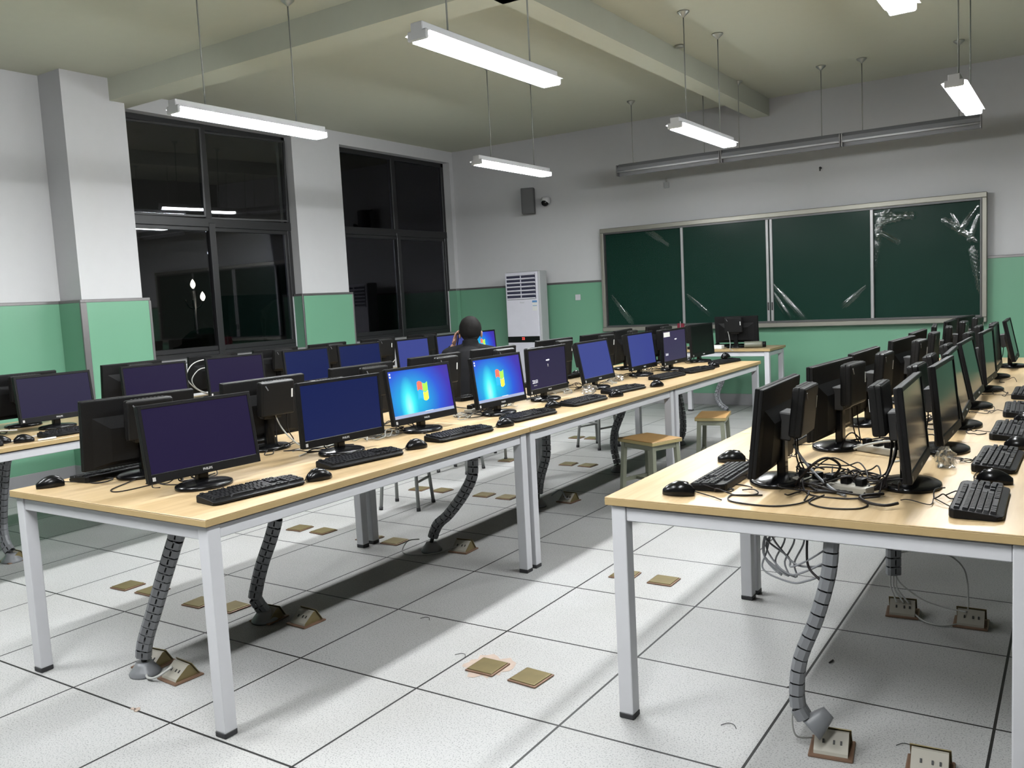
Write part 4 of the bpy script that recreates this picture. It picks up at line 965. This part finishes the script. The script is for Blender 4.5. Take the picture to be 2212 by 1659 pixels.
t.rotation_euler = (0, 0, R(60))

# ================================================================== CABLE SPINES
def vert_mesh():
    b = bmesh.new(); hx, hy, hz = 0.029, 0.021, 0.0165
    for s in (-1, 1):   # two half shells, gap between
        P = [(0.003, hy), (hx * 0.72, hy * 0.92), (hx, hy * 0.45), (hx, -hy * 0.45), (hx * 0.72, -hy * 0.92), (0.003, -hy), (0.003, -hy + 0.003), (hx * 0.68, -hy * 0.8), (hx - 0.003, -hy * 0.4), (hx - 0.003, hy * 0.4), (hx * 0.68, hy * 0.8), (0.003, hy - 0.003)]
        A = [b.verts.new((s * p[0], p[1], -hz)) for p in P]; B = [b.verts.new((s * p[0], p[1], hz)) for p in P]; nn = len(P)
        for i in range(nn): j = (i + 1) % nn; b.faces.new((A[i], A[j], B[j], B[i]))
        for i in range(nn // 2 - 0): 
            pass
        for i in range(5): b.faces.new((A[i], A[i + 1], A[nn - 2 - i], A[nn - 1 - i])); b.faces.new((B[i + 1], B[i], B[nn - 1 - i], B[nn - 2 - i]))
    for z in (-hz * .9, hz * .9): slab(b, -0.006, 0.006, -hy + 0.002, hy - 0.002, z - 0.003, z + 0.003)
    bmesh.ops.recalc_face_normals(b, faces=b.faces)
    me = bpy.data.meshes.new('vertebra'); b.to_mesh(me); b.free(); me.materials.append(M['grey']); return me
VM = vert_mesh()
def spine(P, label, yawax=0.0, scale=1.0, cup=True):
    """P: points from under the desk to the floor"""
    t = thing('cable_spine', label, 'cable tidy', (P[-1][0], P[-1][1], 0), 0, 'grey segmented cable spines')
    o0 = Vector((P[-1][0], P[-1][1], 0))
    C = catmull([Vector(p) - o0 for p in P], 20)
    L = [0.0]
    for a, c in zip(C, C[1:]): L.append(L[-1] + (c - a).length)
    b = bmesh.new(); tube(b, C, 0.011, 8); obj('wire_core', b, 'dark', t)
    pitch = 0.0385 * scale; n = int(L[-1] / pitch); j = 0
    side = Vector((math.cos(yawax), math.sin(yawax), 0))
    for k in range(n):
        s = (k + 0.5) * pitch
        while j < len(L) - 2 and L[j + 1] < s: j += 1
        p = C[j].lerp(C[j + 1], (s - L[j]) / max(1e-6, L[j + 1] - L[j])); d = (C[min(j + 2, len(C) - 1)] - C[max(j - 1, 0)]).normalized()
        x = (side - d * side.dot(d)).normalized(); y = d.cross(x)
        m4 = Matrix(((x.x, y.x, d.x, p.x), (x.y, y.y, d.y, p.y), (x.z, y.z, d.z, p.z), (0, 0, 0, 1)))
        o = bpy.data.objects.new('vertebra', VM); COL.objects.link(o); o.parent = t; o.matrix_local = m4 @ Matrix.Scale(scale, 4)
    if cup:
        b = bmesh.new(); lathe(b, [(0.058, 0.0), (0.060, 0.008), (0.05, 0.022), (0.036, 0.040), (0.030, 0.052)], 24); obj('base_cup', b, 'grey', t)
    return t
cam_side = R(35)
spine([(1.06, -0.40, .69), (1.045, -0.40, .604), (1.01, -0.40, .539), (.931, -0.40, .405), (.864, -0.40, .287), (.793, -0.40, .165), (.765, -0.40, .10), (.745, -0.39, .05)], 'grey segmented cable spine under the front end of the centre row', cam_side)
spine([(.91, .19, .69), (.905, .19, .60), (.896, .19, .499), (.859, .19, .412), (.784, .19, .278), (.735, .19, .166), (.722, .19, .11), (.735, .22, .045)], 'grey cable spine kinked near the floor, second under the centre row', cam_side)
spine([(1.05, 1.39, .69), (1.09, 1.39, .62), (1.091, 1.39, .551), (1.077, 1.39, .449), (1.008, 1.39, .342), (.905, 1.39, .229), (.818, 1.39, .155), (.76, 1.40, .05)], 'strongly bowed grey cable spine in the middle of the centre row', cam_side)
spine([(.86, 2.52, .69), (.87, 2.52, .56), (.867, 2.52, .472), (.86, 2.52, .347), (.805, 2.52, .188), (.78, 2.52, .05)], 'grey cable spine standing just right of the paired white desk legs', cam_side)
spine([(.88, 3.73, .69), (.86, 3.73, .56), (.824, 3.73, .46), (.765, 3.73, .323), (.749, 3.73, .193), (.78, 3.73, .04)], 'grey cable spine behind the wooden stool beside the desk leg', cam_side)
spine([(.77, 4.98, .69), (.775, 4.98, .58), (.786, 4.98, .465), (.815, 4.98, .297), (.816, 4.98, .128), (.78, 4.98, .04)], 'grey cable spine under the last centre row desk, between pale legs', cam_side)
spine([(.55, 6.87, .69), (.54, 6.87, .50), (.515, 6.87, .377), (.458, 6.87, .232), (.487, 6.87, .119), (.58, 6.87, .05)], 'shiny grey cable spine hanging under the teacher desk', cam_side, cup=False)
spine([(3.225, 0.20, .705), (3.22, 0.20, .655), (3.21, 0.20, .558), (3.176, 0.20, .428), (3.127, 0.20, .293), (3.114, 0.20, .185), (3.125, 0.20, .125), (3.165, 0.205, .10)], 'large grey cable spine hanging under the front edge of the right row', R(95), 1.0, cup=False)
COL.objects[-1]
spine([(3.155, 1.52, .69), (3.158, 1.52, .45), (3.16, 1.52, .30), (3.16, 1.52, .15)], 'short grey cable spine ending in mid-air with wires coming out, under the right row', cam_side, cup=False)
spine([(-1.36, .217, .69), (-1.40, .217, .62), (-1.432, .217, .565), (-1.501, .217, .366), (-1.538, .217, .195), (-1.52, .217, .10), (-1.459, .217, .045)], 'grey cable spine at the picture edge under the window row', cam_side)

# ================================================================== FLOOR BOXES
def make_lid():
    t = thing('floor_socket_lid', '', 'floor socket')
    b = bmesh.new(); slab(b, -0.063, 0.063, -0.063, 0.063, 0.0, 0.007, 0.004, seg=2); obj('rim', b, 'brassdark', t)
    b = bmesh.new(); slab(b, -0.056, 0.056, -0.056, 0.056, 0.004, 0.011, 0.003, seg=2); obj('lid', b, 'brass', t)
    return t
LD0 = make_lid()
GLd = 'closed brass floor socket lids'
LIDS = [(1.935, 0.262, 'brass floor lid with a torn tape stain round it in the aisle'), (2.132, 0.257, 'clean brass floor lid in the aisle beside the stained one'),
 (1.934, 1.458, 'brass floor lid half hidden by the right row leg'), (2.142, 1.455, 'bright brass floor lid just right of the right row front leg'),
 (-0.351, 1.447, 'dull floor lid in the bright strip, window side of the second pair'), (-0.150, 1.455, 'dull floor lid in the bright strip, desk side of the second pair'),
 (-0.343, 0.240, 'floor lid in the bright strip nearest the camera, outer of the pair'), (-0.144, 0.248, 'floor lid partly behind the first cable spine'),
 (0.247, 0.242, 'brown floor lid left of the front desk leg in the shade'), (0.453, 0.268, 'brown floor lid right of the front desk leg in the shade'),
 (0.439, 1.455, 'floor lid beside the middle paired legs of the centre row'), (0.245, 1.45, 'floor lid hidden behind the middle paired legs'),
 (-0.344, 2.645, 'floor lid between the splayed legs of a tube stool'), (-0.143, 2.660, 'floor lid right of the splayed tube stool'),
 (0.245, 2.653, 'floor lid in front of the bowed spine, outer of the pair'), (0.444, 2.652, 'floor lid next to the desk leg pair, inner of the pair'),
 (0.264, 3.847, 'bright brass lid past the paired legs'), (0.447, 3.846, 'dull lid past the paired legs'), (-0.329, 3.822, 'dark floor lid near the window row stools'),
 (-0.320, 5.044, 'faint lid beyond the tube stool, outer of the pair'), (-0.150, 5.051, 'faint lid beyond the tube stool, inner of the pair')]
for k, (x, y, lb) in enumerate(LIDS):
    if k == 0: LD0.location = (x, y, 0); LD0['label'] = lb; LD0['group'] = GLd
    else: dup(LD0, (x, y, 0), R((3, -4, 2, 0)[k % 4]), lb)
# stain under the first lid
b = bmesh.new(); rnd = random.Random(5); c0 = b.verts.new((0, 0, 0.001)); ring = []
for k in range(26):
    a = 2 * PI * k / 26; q = 0.088 + rnd.uniform(-0.014, 0.028); ring.append(b.verts.new((q * math.cos(a), q * math.sin(a), 0.001)))
for k in range(26): b.faces.new((c0, ring[k], ring[(k + 1) % 26]))
M['stain'] = mat('tape_residue', (0.42, 0.33, 0.27), 0.6, var=0.15, scale=30)
o = obj('tape_residue', b, 'stain'); o.location = (1.925, 0.272, 0); tag(o, 'ragged brownish tape residue round a brass floor lid', 'stain')
def make_popup():
    """opened socket: base rim, raised wedge with two socket holes, facing +x side"""
    t = thing('open_floor_socket', '', 'floor socket')
    b = bmesh.new(); slab(b, -0.063, 0.063, -0.063, 0.063, 0.0, 0.008, 0.004, seg=2); obj('rim', b, 'brassdark', t)
    b = bmesh.new(); P = [(-0.048, 0.008), (0.050, 0.008), (0.046, 0.016), (-0.006, 0.056), (-0.016, 0.056)]
    A = [b.verts.new((p[0], -0.048, p[1])) for p in P]; B = [b.verts.new((p[0], 0.048, p[1])) for p in P]
    for i in range(5): j = (i + 1) % 5; b.faces.new((A[i], A[j], B[j], B[i]))
    f1 = b.faces.new(A[::-1]); f2 = b.faces.new(B); f1.material_index = f2.material_index = 1; bmesh.ops.recalc_face_normals(b, faces=b.faces); wd = obj('socket_wedge', b, ['cream', 'brass'], t)
    b = bmesh.new(); n = Vector((0.046 * 0 + 0.046, 0, 0.058)); an = math.atan2(0.046, 0.058)
    for yy, q in ((0.018, -0.010), (0.018, 0.010), (-0.022, 0.0)):
        box(b, (0.021, yy + q, 0.0358), (0.012, 0.0055, 0.004), 0, rot=Euler((0, R(38), 0)))
    obj('socket_holes', b, 'dark', wd)
    b = bmesh.new()
    box(b, (-0.034, 0, 0.036), (0.003, 0.108, 0.060), 0.001, rot=Euler((0, R(32), 0))); obj('hinged_lid', b, 'brass', t)
    return t
PP0 = make_popup()
POP = [(0.905, -0.345, 'open cream floor socket right of the foot of the front cable spine'), (0.700, -0.320, 'open floor socket under the foot of the front cable spine'), (0.925, 0.290, 'open floor socket right of the kinked spine'), (0.735, 0.245, 'open floor socket under the kinked spine'),
       (0.922, 1.480, 'open floor socket right of the bowed spine'), (0.904, 2.715, 'open floor socket past the paired desk legs'), (3.199, 1.487, 'open floor socket with white cables under the right row'), (3.454, 1.478, 'open floor socket with two holes at the end of a white cable'),
       (3.200, 0.250, 'large open floor socket below the hanging spine at the picture bottom'), (3.465, 0.262, 'open floor socket cut by the bottom edge of the picture'), (0.60, 6.60, 'cream floor socket by the teacher desk beyond the second stool'), (-1.47, 0.23, 'floor socket beneath the picture-edge spine')]
for k, (x, y, lb) in enumerate(POP):
    a = R(-90 + (-4, 6, -3, 4, 3, -5, 6, 2, 8, 4, 20, 0)[k])
    if k == 0: PP0.location = (x, y, 0); PP0.rotation_euler = (0, 0, a); PP0['label'] = lb; PP0['group'] = 'opened floor sockets'
    else: dup(PP0, (x, y, 0), a, lb)
one('floor_wire', [(.745, -0.36, .03), (.80, -0.42, .012), (.86, -0.42, .02), (.895, -0.37, .05)], 0.005, 'wcable', 'thick pale wire from the front spine foot into its socket')
one('floor_wire', [(.70, 1.37, .07), (.64, 1.34, .06), (.63, 1.30, .01), (.72, 1.28, .006), (.82, 1.36, .006), (.90, 1.46, .03)], 0.0035, 'wcable', 'grey wire curling from the bowed spine foot')
one('floor_wire', [(.84, 2.60, .06), (.90, 2.62, .10), (.95, 2.60, .05), (.93, 2.68, .03)], 0.0035, 'grey', 'grey wire arched beside the spine past the paired legs')
for k, (dx, px, py) in enumerate(((-.012, 3.18, 1.47), (.0, 3.205, 1.48), (.012, 3.225, 1.48))):
    one('floor_wire', [(3.16 + dx, 1.52, .20), (3.16 + dx, 1.515, .14), (3.165 + dx, 1.50, .10), (px, py, .05)], 0.0035, 'wcable', 'white cable dropping from the mid-air spine into a floor socket'); COL.objects[-1]['group'] = 'white cables dropping from the mid-air spine'
one('floor_wire', [(3.165, 1.52, .16), (3.19, 1.51, .12), (3.27, 1.50, .07), (3.36, 1.49, .05), (3.44, 1.47, .05)], 0.0035, 'wcable', 'white cable running sideways from the mid-air spine to the two-hole socket')
one('floor_wire', [(3.17, 1.54, .24), (3.24, 1.60, .245), (3.34, 1.62, .24), (3.42, 1.58, .19), (3.44, 1.52, .08), (3.44, 1.48, .05)], 0.0035, 'wcable', 'white cable arching high from the mid-air spine to the two-hole socket')
one('floor_wire', [(3.24, 1.47, .02), (3.29, 1.42, .005), (3.36, 1.40, .005), (3.42, 1.44, .01)], 0.0035, 'wcable', 'white cable lying on the floor between two open sockets')
one('floor_wire', [(3.115, 0.20, .17), (3.095, 0.21, .10), (3.10, 0.23, .03), (3.14, 0.26, .02)], 0.003, 'wcable', 'thin wire falling from the large hanging spine to its socket')
# flared broken end of the large spine
b = bmesh.new(); lathe(b, [(0.020, 0.045), (0.028, 0.02), (0.038, -0.02), (0.040, -0.03)], 20, rot=Euler((R(-30), R(45), 0)), sx=1.0, sy=0.6); o = obj('spine_end_cup', b, 'grey')
big = [x for x in COL.objects if x.get('label', '').startswith('large grey cable spine')][0]; o.parent = big; o.location = (0.005, 0.0, 0.10)
# coiled grey wires hanging under the right row front
for k in range(6):
    r_ = random.Random(50 + k); x0 = 3.045 + k * 0.014
    P = [(x0, 0.24, .69), (x0 - .02 - .015 * k, 0.23, .60 + .01 * k), (x0 - .03 + .005 * k, 0.22, .54 + .012 * k), (3.10, 0.21, .515 + .012 * k), (3.15, 0.20, .53 + .015 * k), (3.20, 0.205, .555 + .018 * k)]
    if k % 2: P = [(x0, 0.24, .69), (x0 + .02, 0.23, .64), (x0 - .01, 0.23, .57), (3.06 + .01 * k, 0.22, .53), (3.02, .22, .58), (3.03, .22, .66), (3.06, .22, .62), (3.12, 0.21, .57), (3.20, .205, .58)]
    o = one('hanging_wire', P, 0.003, 'grey', 'grey wire of the slack coil hanging below the right row front desk'); o['group'] = 'slack coil of grey wires under the right row'
o = one('hanging_wire', [(3.155, 0.2, .69), (3.15, 0.2, .62), (3.155, 0.2, .57), (3.19, 0.18, .545)], 0.004, 'cable', 'single black wire hanging beside the grey coil')
# floor scraps
for k, (x, y, lb) in enumerate(((3.05, 0.86, 'tiny dark wire scrap on the floor under the right row'), (2.97, 0.60, 'thin curved wire clipping on the floor under the right row'), (3.36, 0.36, 'curved wire clipping beside the socket at the picture bottom'), (2.86, 0.24, 'small curled clipping left of the large spine foot'),
    (1.75, 0.30, 'small wire clipping on the floor left of the stained lid'), (1.37, 0.55, 'hair-thin clipping on the shaded floor under the centre row'))):
    P = [(x, y, .002), (x + .015, y + .02, .003), (x + .035, y + .02, .003), (x + .05, y + .0, .002)] if k else [(x, y, .003), (x + .002, y + .012, .003), (x + .006, y + .03, .003)]
    one('wire_scrap', P, 0.0012 if k else 0.003, 'dark', lb, 'scrap')
b = bmesh.new()
for k in range(3): box(b, (0.012 * k, 0.008 * (k % 2), 0.002), (0.02, 0.012, 0.002), 0, rot=Euler((0, 0, k * 0.9)))
o = obj('paper_scrap', b, 'stain'); o.location = (0.985, -0.60, 0); tag(o, 'small tan paper scrap on the floor between the two front legs', 'scrap')

# ================================================================== STOOLS
def wood_stool(x, y, rz, lx, ly, label, h=0.43):
    t = thing('wooden_stool', label, 'stool', (x, y, 0), rz, 'wooden-topped stools')
    b = bmesh.new(); slab(b, -lx / 2, lx / 2, -ly / 2, ly / 2, h - 0.005, h, 0.002); slab(b, -lx / 2, lx / 2, -ly / 2, ly / 2, h - 0.026, h - 0.005, 0.002, mi=1); obj('seat', b, ['seat', 'stooledge'], t)
    b = bmesh.new(); a, c = lx / 2 - 0.03, ly / 2 - 0.03
    for sy in (-1, 1): slab(b, -a, a, sy * c - 0.01, sy * c + 0.01, h - 0.062, h - 0.026)
    for sx in (-1, 1): slab(b, sx * a - 0.01, sx * a + 0.01, -c, c, h - 0.062, h - 0.026)
    obj('apron', b, 'stoolleg', t)
    for sx in (-1, 1):
        for sy in (-1, 1):
            b = bmesh.new(); top = Vector((sx * a, sy * c, h - 0.026)); bot = Vector((sx * (a + 0.018), sy * (c + 0.018), 0.0))
            for_ = [top, bot]; v = []
            for p, s in ((bot, 0.0145), (top, 0.0145)):
                v += [b.verts.new(p + Vector(q) * s) for q in ((-1, -1, 0), (1, -1, 0), (1, 1, 0), (-1, 1, 0))]
            for f in ((3, 2, 1, 0), (4, 5, 6, 7), (0, 1, 5, 4), (1, 2, 6, 5), (2, 3, 7, 6), (3, 0, 4, 7)): b.faces.new([v[i] for i in f])
            obj('leg', b, 'stoolleg', t)
    b = bmesh.new()
    for sx in (-1, 1): slab(b, sx * (a + .012) - 0.007, sx * (a + .012) + 0.007, -c, c, 0.13, 0.155)
    slab(b, -a, a, -0.008, 0.008, 0.133, 0.152); obj('stretcher', b, 'stoolleg', t); return t
wood_stool(1.425, 2.925, R(-22), 0.33, 0.27, 'wooden-topped stool pushed against the desk leg pair of the centre row')
wood_stool(1.455, 4.035, R(13), 0.23, 0.37, 'wooden-topped stool standing free at the end of the centre row')
def tube_stool(x, y, rz, label, h=0.44):
    t = thing('tube_stool', label, 'stool', (x, y, 0), rz, 'grey tube-legged stools')
    b = bmesh.new(); slab(b, -0.15, 0.15, -0.12, 0.12, h - 0.02, h, 0.004); obj('seat', b, 'stooledge', t)
    for sx in (-1, 1):
        for sy in (-1, 1):
            b = bmesh.new(); tube(b, [(sx * 0.115, sy * 0.085, h - 0.02), (sx * 0.140, sy * 0.125, 0.015)], 0.0125, 10); lg = obj('leg', b, 'tubeleg', t)
            b = bmesh.new(); tube(b, [(sx * 0.1395, sy * 0.1245, 0.022), (sx * 0.141, sy * 0.1265, 0.0)], 0.0145, 10); obj('rubber_foot', b, 'cap', lg)
    b = bmesh.new()
    for sx in (-1, 1): tube(b, [(sx * 0.128, -0.11, 0.19), (sx * 0.128, 0.11, 0.19)], 0.009, 8)
    tube(b, [(-0.128, -0.10, 0.24), (0.128, -0.10, 0.24)], 0.009, 8); obj('stretcher', b, 'tubeleg', t); return t
TS = [(-0.08, 2.19, 15, 'tube-legged stool with splayed grey legs behind the middle leg pair'), (0.12, 4.66, -18, 'tube-legged stool in view between the bowed desk spines, past the paired legs'), (-0.47, 3.34, 3, 'tube-legged stool before the window row, feet just visible under the desk rail'), (-0.50, 3.97, 0, 'tube-legged stool that the seated person uses'),
      (-0.50, 1.9, 4, 'tube-legged stool by the window row hidden behind the desk top')]
for (x, y, a, lb) in TS[:4]: tube_stool(x, y, R(a), lb)

# ================================================================== THE PERSON
def ell(bm, c, r, rot=None, seg=16):
    t = bmesh.new(); bmesh.ops.create_uvsphere(t, u_segments=seg, v_segments=max(8, seg // 2), radius=1.0)
    for v in t.verts: v.co = Vector((v.co.x * r[0], v.co.y * r[1], v.co.z * r[2]))
    if rot: bmesh.ops.transform(t, matrix=rot.to_matrix().to_4x4(), verts=t.verts)
    bmesh.ops.translate(t, vec=Vector(c), verts=t.verts); merge(bm, t)
def remesh(o, size, smooth=6):
    m = o.modifiers.new('fuse', 'REMESH'); m.mode = 'VOXEL'; m.voxel_size = size; m.use_smooth_shade = True
    s = o.modifiers.new('soften', 'SMOOTH'); s.iterations = smooth; s.factor = 0.5
def limb(b, pts, rads): tube(b, catmull(pts, 6), [rads[0] + 0 for _ in range(1)] and interp(rads, len(catmull(pts, 6))), 14)
def interp(rads, n):
    out = []
    for i in range(n):
        t = i / (n - 1) * (len(rads) - 1); k = min(int(t), len(rads) - 2); out.append(rads[k] + (rads[k + 1] - rads[k]) * (t - k))
    return out
# local frame: facing +x, left is +y
PX, PY, YAW = -0.715, 3.905, R(125)
pe = thing('person', 'person in a black jacket seated with back turned, one hand held to the ear', 'person', (PX, PY, 0), YAW)
HC = Vector((0.100, -0.005, 1.118))      # head centre
b = bmesh.new()
ell(b, HC + Vector((-0.008, 0, 0.018)), (0.104, 0.088, 0.105), seg=24)      # skull
ell(b, HC + Vector((0.030, 0, -0.045)), (0.066, 0.062, 0.078), seg=20)      # face / jaw
ell(b, HC + Vector((0.072, 0, -0.100)), (0.028, 0.030, 0.020))              # chin
ell(b, HC + Vector((0.100, 0, -0.035)), (0.018, 0.012, 0.022))              # nose
ell(b, HC + Vector((0.086, 0, -0.070)), (0.014, 0.024, 0.007)); ell(b, HC + Vector((0.085, 0, -0.080)), (0.013, 0.021, 0.007))   # lips
for s in (-1, 1):
    ell(b, HC + Vector((0.074, s * 0.032, -0.008)), (0.014, 0.016, 0.012)); ell(b, HC + Vector((0.080, s * 0.03, 0.012)), (0.014, 0.024, 0.008))  # eyes and brow
    ell(b, HC + Vector((0.000, s * 0.097, -0.028)), (0.019, 0.012, 0.034), Euler((0, R(-10), s * R(-18))))                            # ears
tube(b, catmull([(0.04, 0, 0.93), (0.06, 0, 1.0), (0.085, 0, 1.08)], 6), interp([0.070, 0.056, 0.058], 13), 16)                     # neck
# torso under the jacket, arms, pelvis, legs
tube(b, catmull([(-0.02, 0, 0.50), (-0.035, 0, 0.62), (-0.02, 0, 0.80), (0.02, 0, 0.93)], 6), interp([0.130, 0.125, 0.145, 0.10], 19), 18, flat=(0.8, 1.15))
LS, RS = Vector((0.035, 0.195, 0.925)), Vector((0.035, -0.195, 0.915))
LE, LW = Vector((0.235, 0.255, 0.80)), Vector((0.150, 0.150, 1.00))
RE, RW = Vector((0.20, -0.235, 0.76)), Vector((0.42, -0.17, 0.80))
for P in ((LS, LE, LW), (RS, RE, RW)):
    tube(b, [P[0], P[0].lerp(P[1], .5), P[1]], [0.050, 0.046, 0.040], 12); tube(b, [P[1], P[1].lerp(P[2], .5), P[2]], [0.040, 0.035, 0.027], 12); ell(b, P[1], (0.042, 0.042, 0.042))
LH = [Vector((0.0, s * 0.085, 0.50)) for s in (1, -1)]
for s, hp in zip((1, -1), LH):
    kn = Vector((0.40, s * 0.12, 0.47)); an = Vector((0.36, s * 0.12, 0.08))
    tube(b, [hp, hp.lerp(kn, .5), kn], [0.085, 0.075, 0.058], 14); tube(b, [kn, kn.lerp(an, .4), an], [0.056, 0.055, 0.038], 14); ell(b, kn, (0.06, 0.06, 0.06))
    ell(b, an + Vector((0.06, 0, -0.035)), (0.11, 0.04, 0.035))
def hand(b, wrist, direc, palm_n, s=1.0, curl=0.5, thumb=1):
    """palm and five bent fingers from the wrist along direc, palm facing palm_n"""
    d = direc.normalized(); n = (palm_n - d * palm_n.dot(d)).normalized(); w_ = d.cross(n) * thumb
    pc = wrist + d * 0.05 * s
    t = bmesh.new(); bmesh.ops.create_uvsphere(t, u_segments=14, v_segments=10, radius=1.0)
    m3 = Matrix((d * 0.055 * s, w_ * 0.040 * s, n * 0.017 * s)).transposed()
    bmesh.ops.transform(t, matrix=m3.to_4x4(), verts=t.verts); bmesh.ops.translate(t, vec=pc, verts=t.verts); merge(b, t)
    for k, (off, ln) in enumerate(((0.028, 0.066), (0.010, 0.074), (-0.009, 0.069), (-0.027, 0.054))):
        p = wrist + d * 0.088 * s + w_ * off * s; P = [p]; dd = d.copy()
        for q in range(3):
            dd = (dd + n * curl * (0.5 + 0.3 * q)).normalized(); p = p + dd * ln * s * (0.42, 0.32, 0.26)[q]; P.append(p)
        tube(b, P, [0.0095 * s, 0.009 * s, 0.008 * s, 0.0065 * s], 8)
    p = wrist + d * 0.025 * s + w_ * 0.030 * s; tube(b, [p, p + (w_ * .7 + d * .7) * 0.03 * s, p + (w_ * .6 + d * .9 + n * .35) * 0.055 * s], [0.012 * s, 0.0105 * s, 0.008 * s], 8)
hand(b, LW, Vector((-0.30, -0.20, 0.93)), Vector((-0.35, -0.94, 0)), 1.0, 0.35, -1)
hand(b, RW, Vector((0.95, 0.2, -0.25)), Vector((0, 0, -1)), 1.0, 0.3, -1)
body = obj('body', b, 'skin', pe); remesh(body, 0.0058, 4)
# hair: cap over the skull
b = bmesh.new(); t = bmesh.new(); bmesh.ops.create_uvsphere(t, u_segments=40, v_segments=28, radius=1.0); rr = random.Random(2)
for v in list(t.verts):
    c = v.co.copy(); v.co = HC + Vector((-0.010 + c.x * 0.116, c.y * 0.101, 0.024 + c.z * 0.116)) 
    v.co += c * rr.uniform(-0.0015, 0.0015)
kill = [v for v in t.verts if (v.co.x > HC.x + 0.055 and v.co.z < HC.z + 0.055) or v.co.z < HC.z - 0.068 or (v.co.x > HC.x + 0.02 and v.co.z < HC.z + 0.0) or (abs(v.co.y - HC.y) > 0.076 and HC.x - 0.02 < v.co.x and v.co.z < HC.z + 0.005)]
bmesh.ops.delete(t, geom=kill, context='VERTS'); bmesh.ops.solidify(t, geom=t.faces[:], thickness=0.006); merge(b, t)
ell(b, HC + Vector((-0.060, 0, -0.055)), (0.036, 0.066, 0.040), seg=20)
obj('hair', b, 'hair', pe, True)
# jacket
b = bmesh.new()
tube(b, catmull([(-0.05, 0, 0.44), (-0.06, 0, 0.60), (-0.045, 0, 0.78), (0.0, 0, 0.90), (0.03, 0, 0.96)], 6), interp([0.150, 0.155, 0.170, 0.150, 0.085], 25), 24, flat=(0.84, 1.16))
for s, P in ((1, (LS, LE, LW)), (-1, (RS, RE, RW))):
    ell(b, P[0] + Vector((-0.01, 0, 0.0)), (0.075, 0.070, 0.062)); tube(b, [Vector((0.01, s * 0.06, 0.955)), P[0] + Vector((0, 0, 0.005))], [0.062, 0.062], 14)
    tube(b, [P[0], P[0].lerp(P[1], .5), P[1]], [0.070, 0.064, 0.058], 14); ell(b, P[1], (0.060, 0.060, 0.060)); e = P[1].lerp(P[2], 0.90)
    tube(b, [P[1], P[1].lerp(e, .5), e], [0.057, 0.050, 0.041], 14)
tube(b, catmull([(0.025, 0, 0.95), (0.038, 0, 0.995), (0.048, 0, 1.045)], 4), interp([0.100, 0.078, 0.070], 9), 18)      # collar
jk = obj('jacket', b, 'jacket', pe); remesh(jk, 0.0085, 5)
b = bmesh.new()
for s in (1, -1):
    hp = Vector((-0.01, s * 0.085, 0.50)); kn = Vector((0.40, s * 0.12, 0.47)); an = Vector((0.36, s * 0.12, 0.10))
    tube(b, [hp, hp.lerp(kn, .5), kn], [0.10, 0.088, 0.072], 14); ell(b, kn, (0.072, 0.072, 0.070)); tube(b, [kn, kn.lerp(an, .5), an], [0.070, 0.062, 0.056], 14)
ell(b, (-0.03, 0, 0.52), (0.13, 0.17, 0.085)); tr = obj('trousers', b, 'pants', pe); remesh(tr, 0.010, 4)
for s in (1, -1):
    b = bmesh.new(); ell(b, (0.42, s * 0.12, 0.045), (0.135, 0.05, 0.042)); slab(b, 0.29, 0.54, s * 0.12 - 0.042, s * 0.12 + 0.042, 0.0, 0.02, 0.008); obj('shoe', b, 'shoe', pe, True)
# phone in the raised hand
b = bmesh.new(); dd = Vector((-0.30, -0.20, 0.93)).normalized(); c = LW + dd * 0.085 + Vector((-0.012, -0.022, 0))
box(b, (0, 0, 0), (0.008, 0.068, 0.14), 0.004, 2); o = obj('mobile_phone', b, 'gloss')
ny = Vector((0, 1, 0)); ny = (ny - dd * ny.dot(dd)).normalized(); nx = ny.cross(dd)
c = LW + dd * 0.07 + Vector((0.0, -0.028, 0.0))
o.matrix_world = Matrix.Translation((PX, PY, 0)) @ Matrix.Rotation(YAW, 4, 'Z') @ Matrix(((ny.x, nx.x, dd.x, c.x), (ny.y, nx.y, dd.y, c.y), (ny.z, nx.z, dd.z, c.z), (0, 0, 0, 1)))
tag(o, 'dark mobile phone held to the ear of the seated person', 'phone')
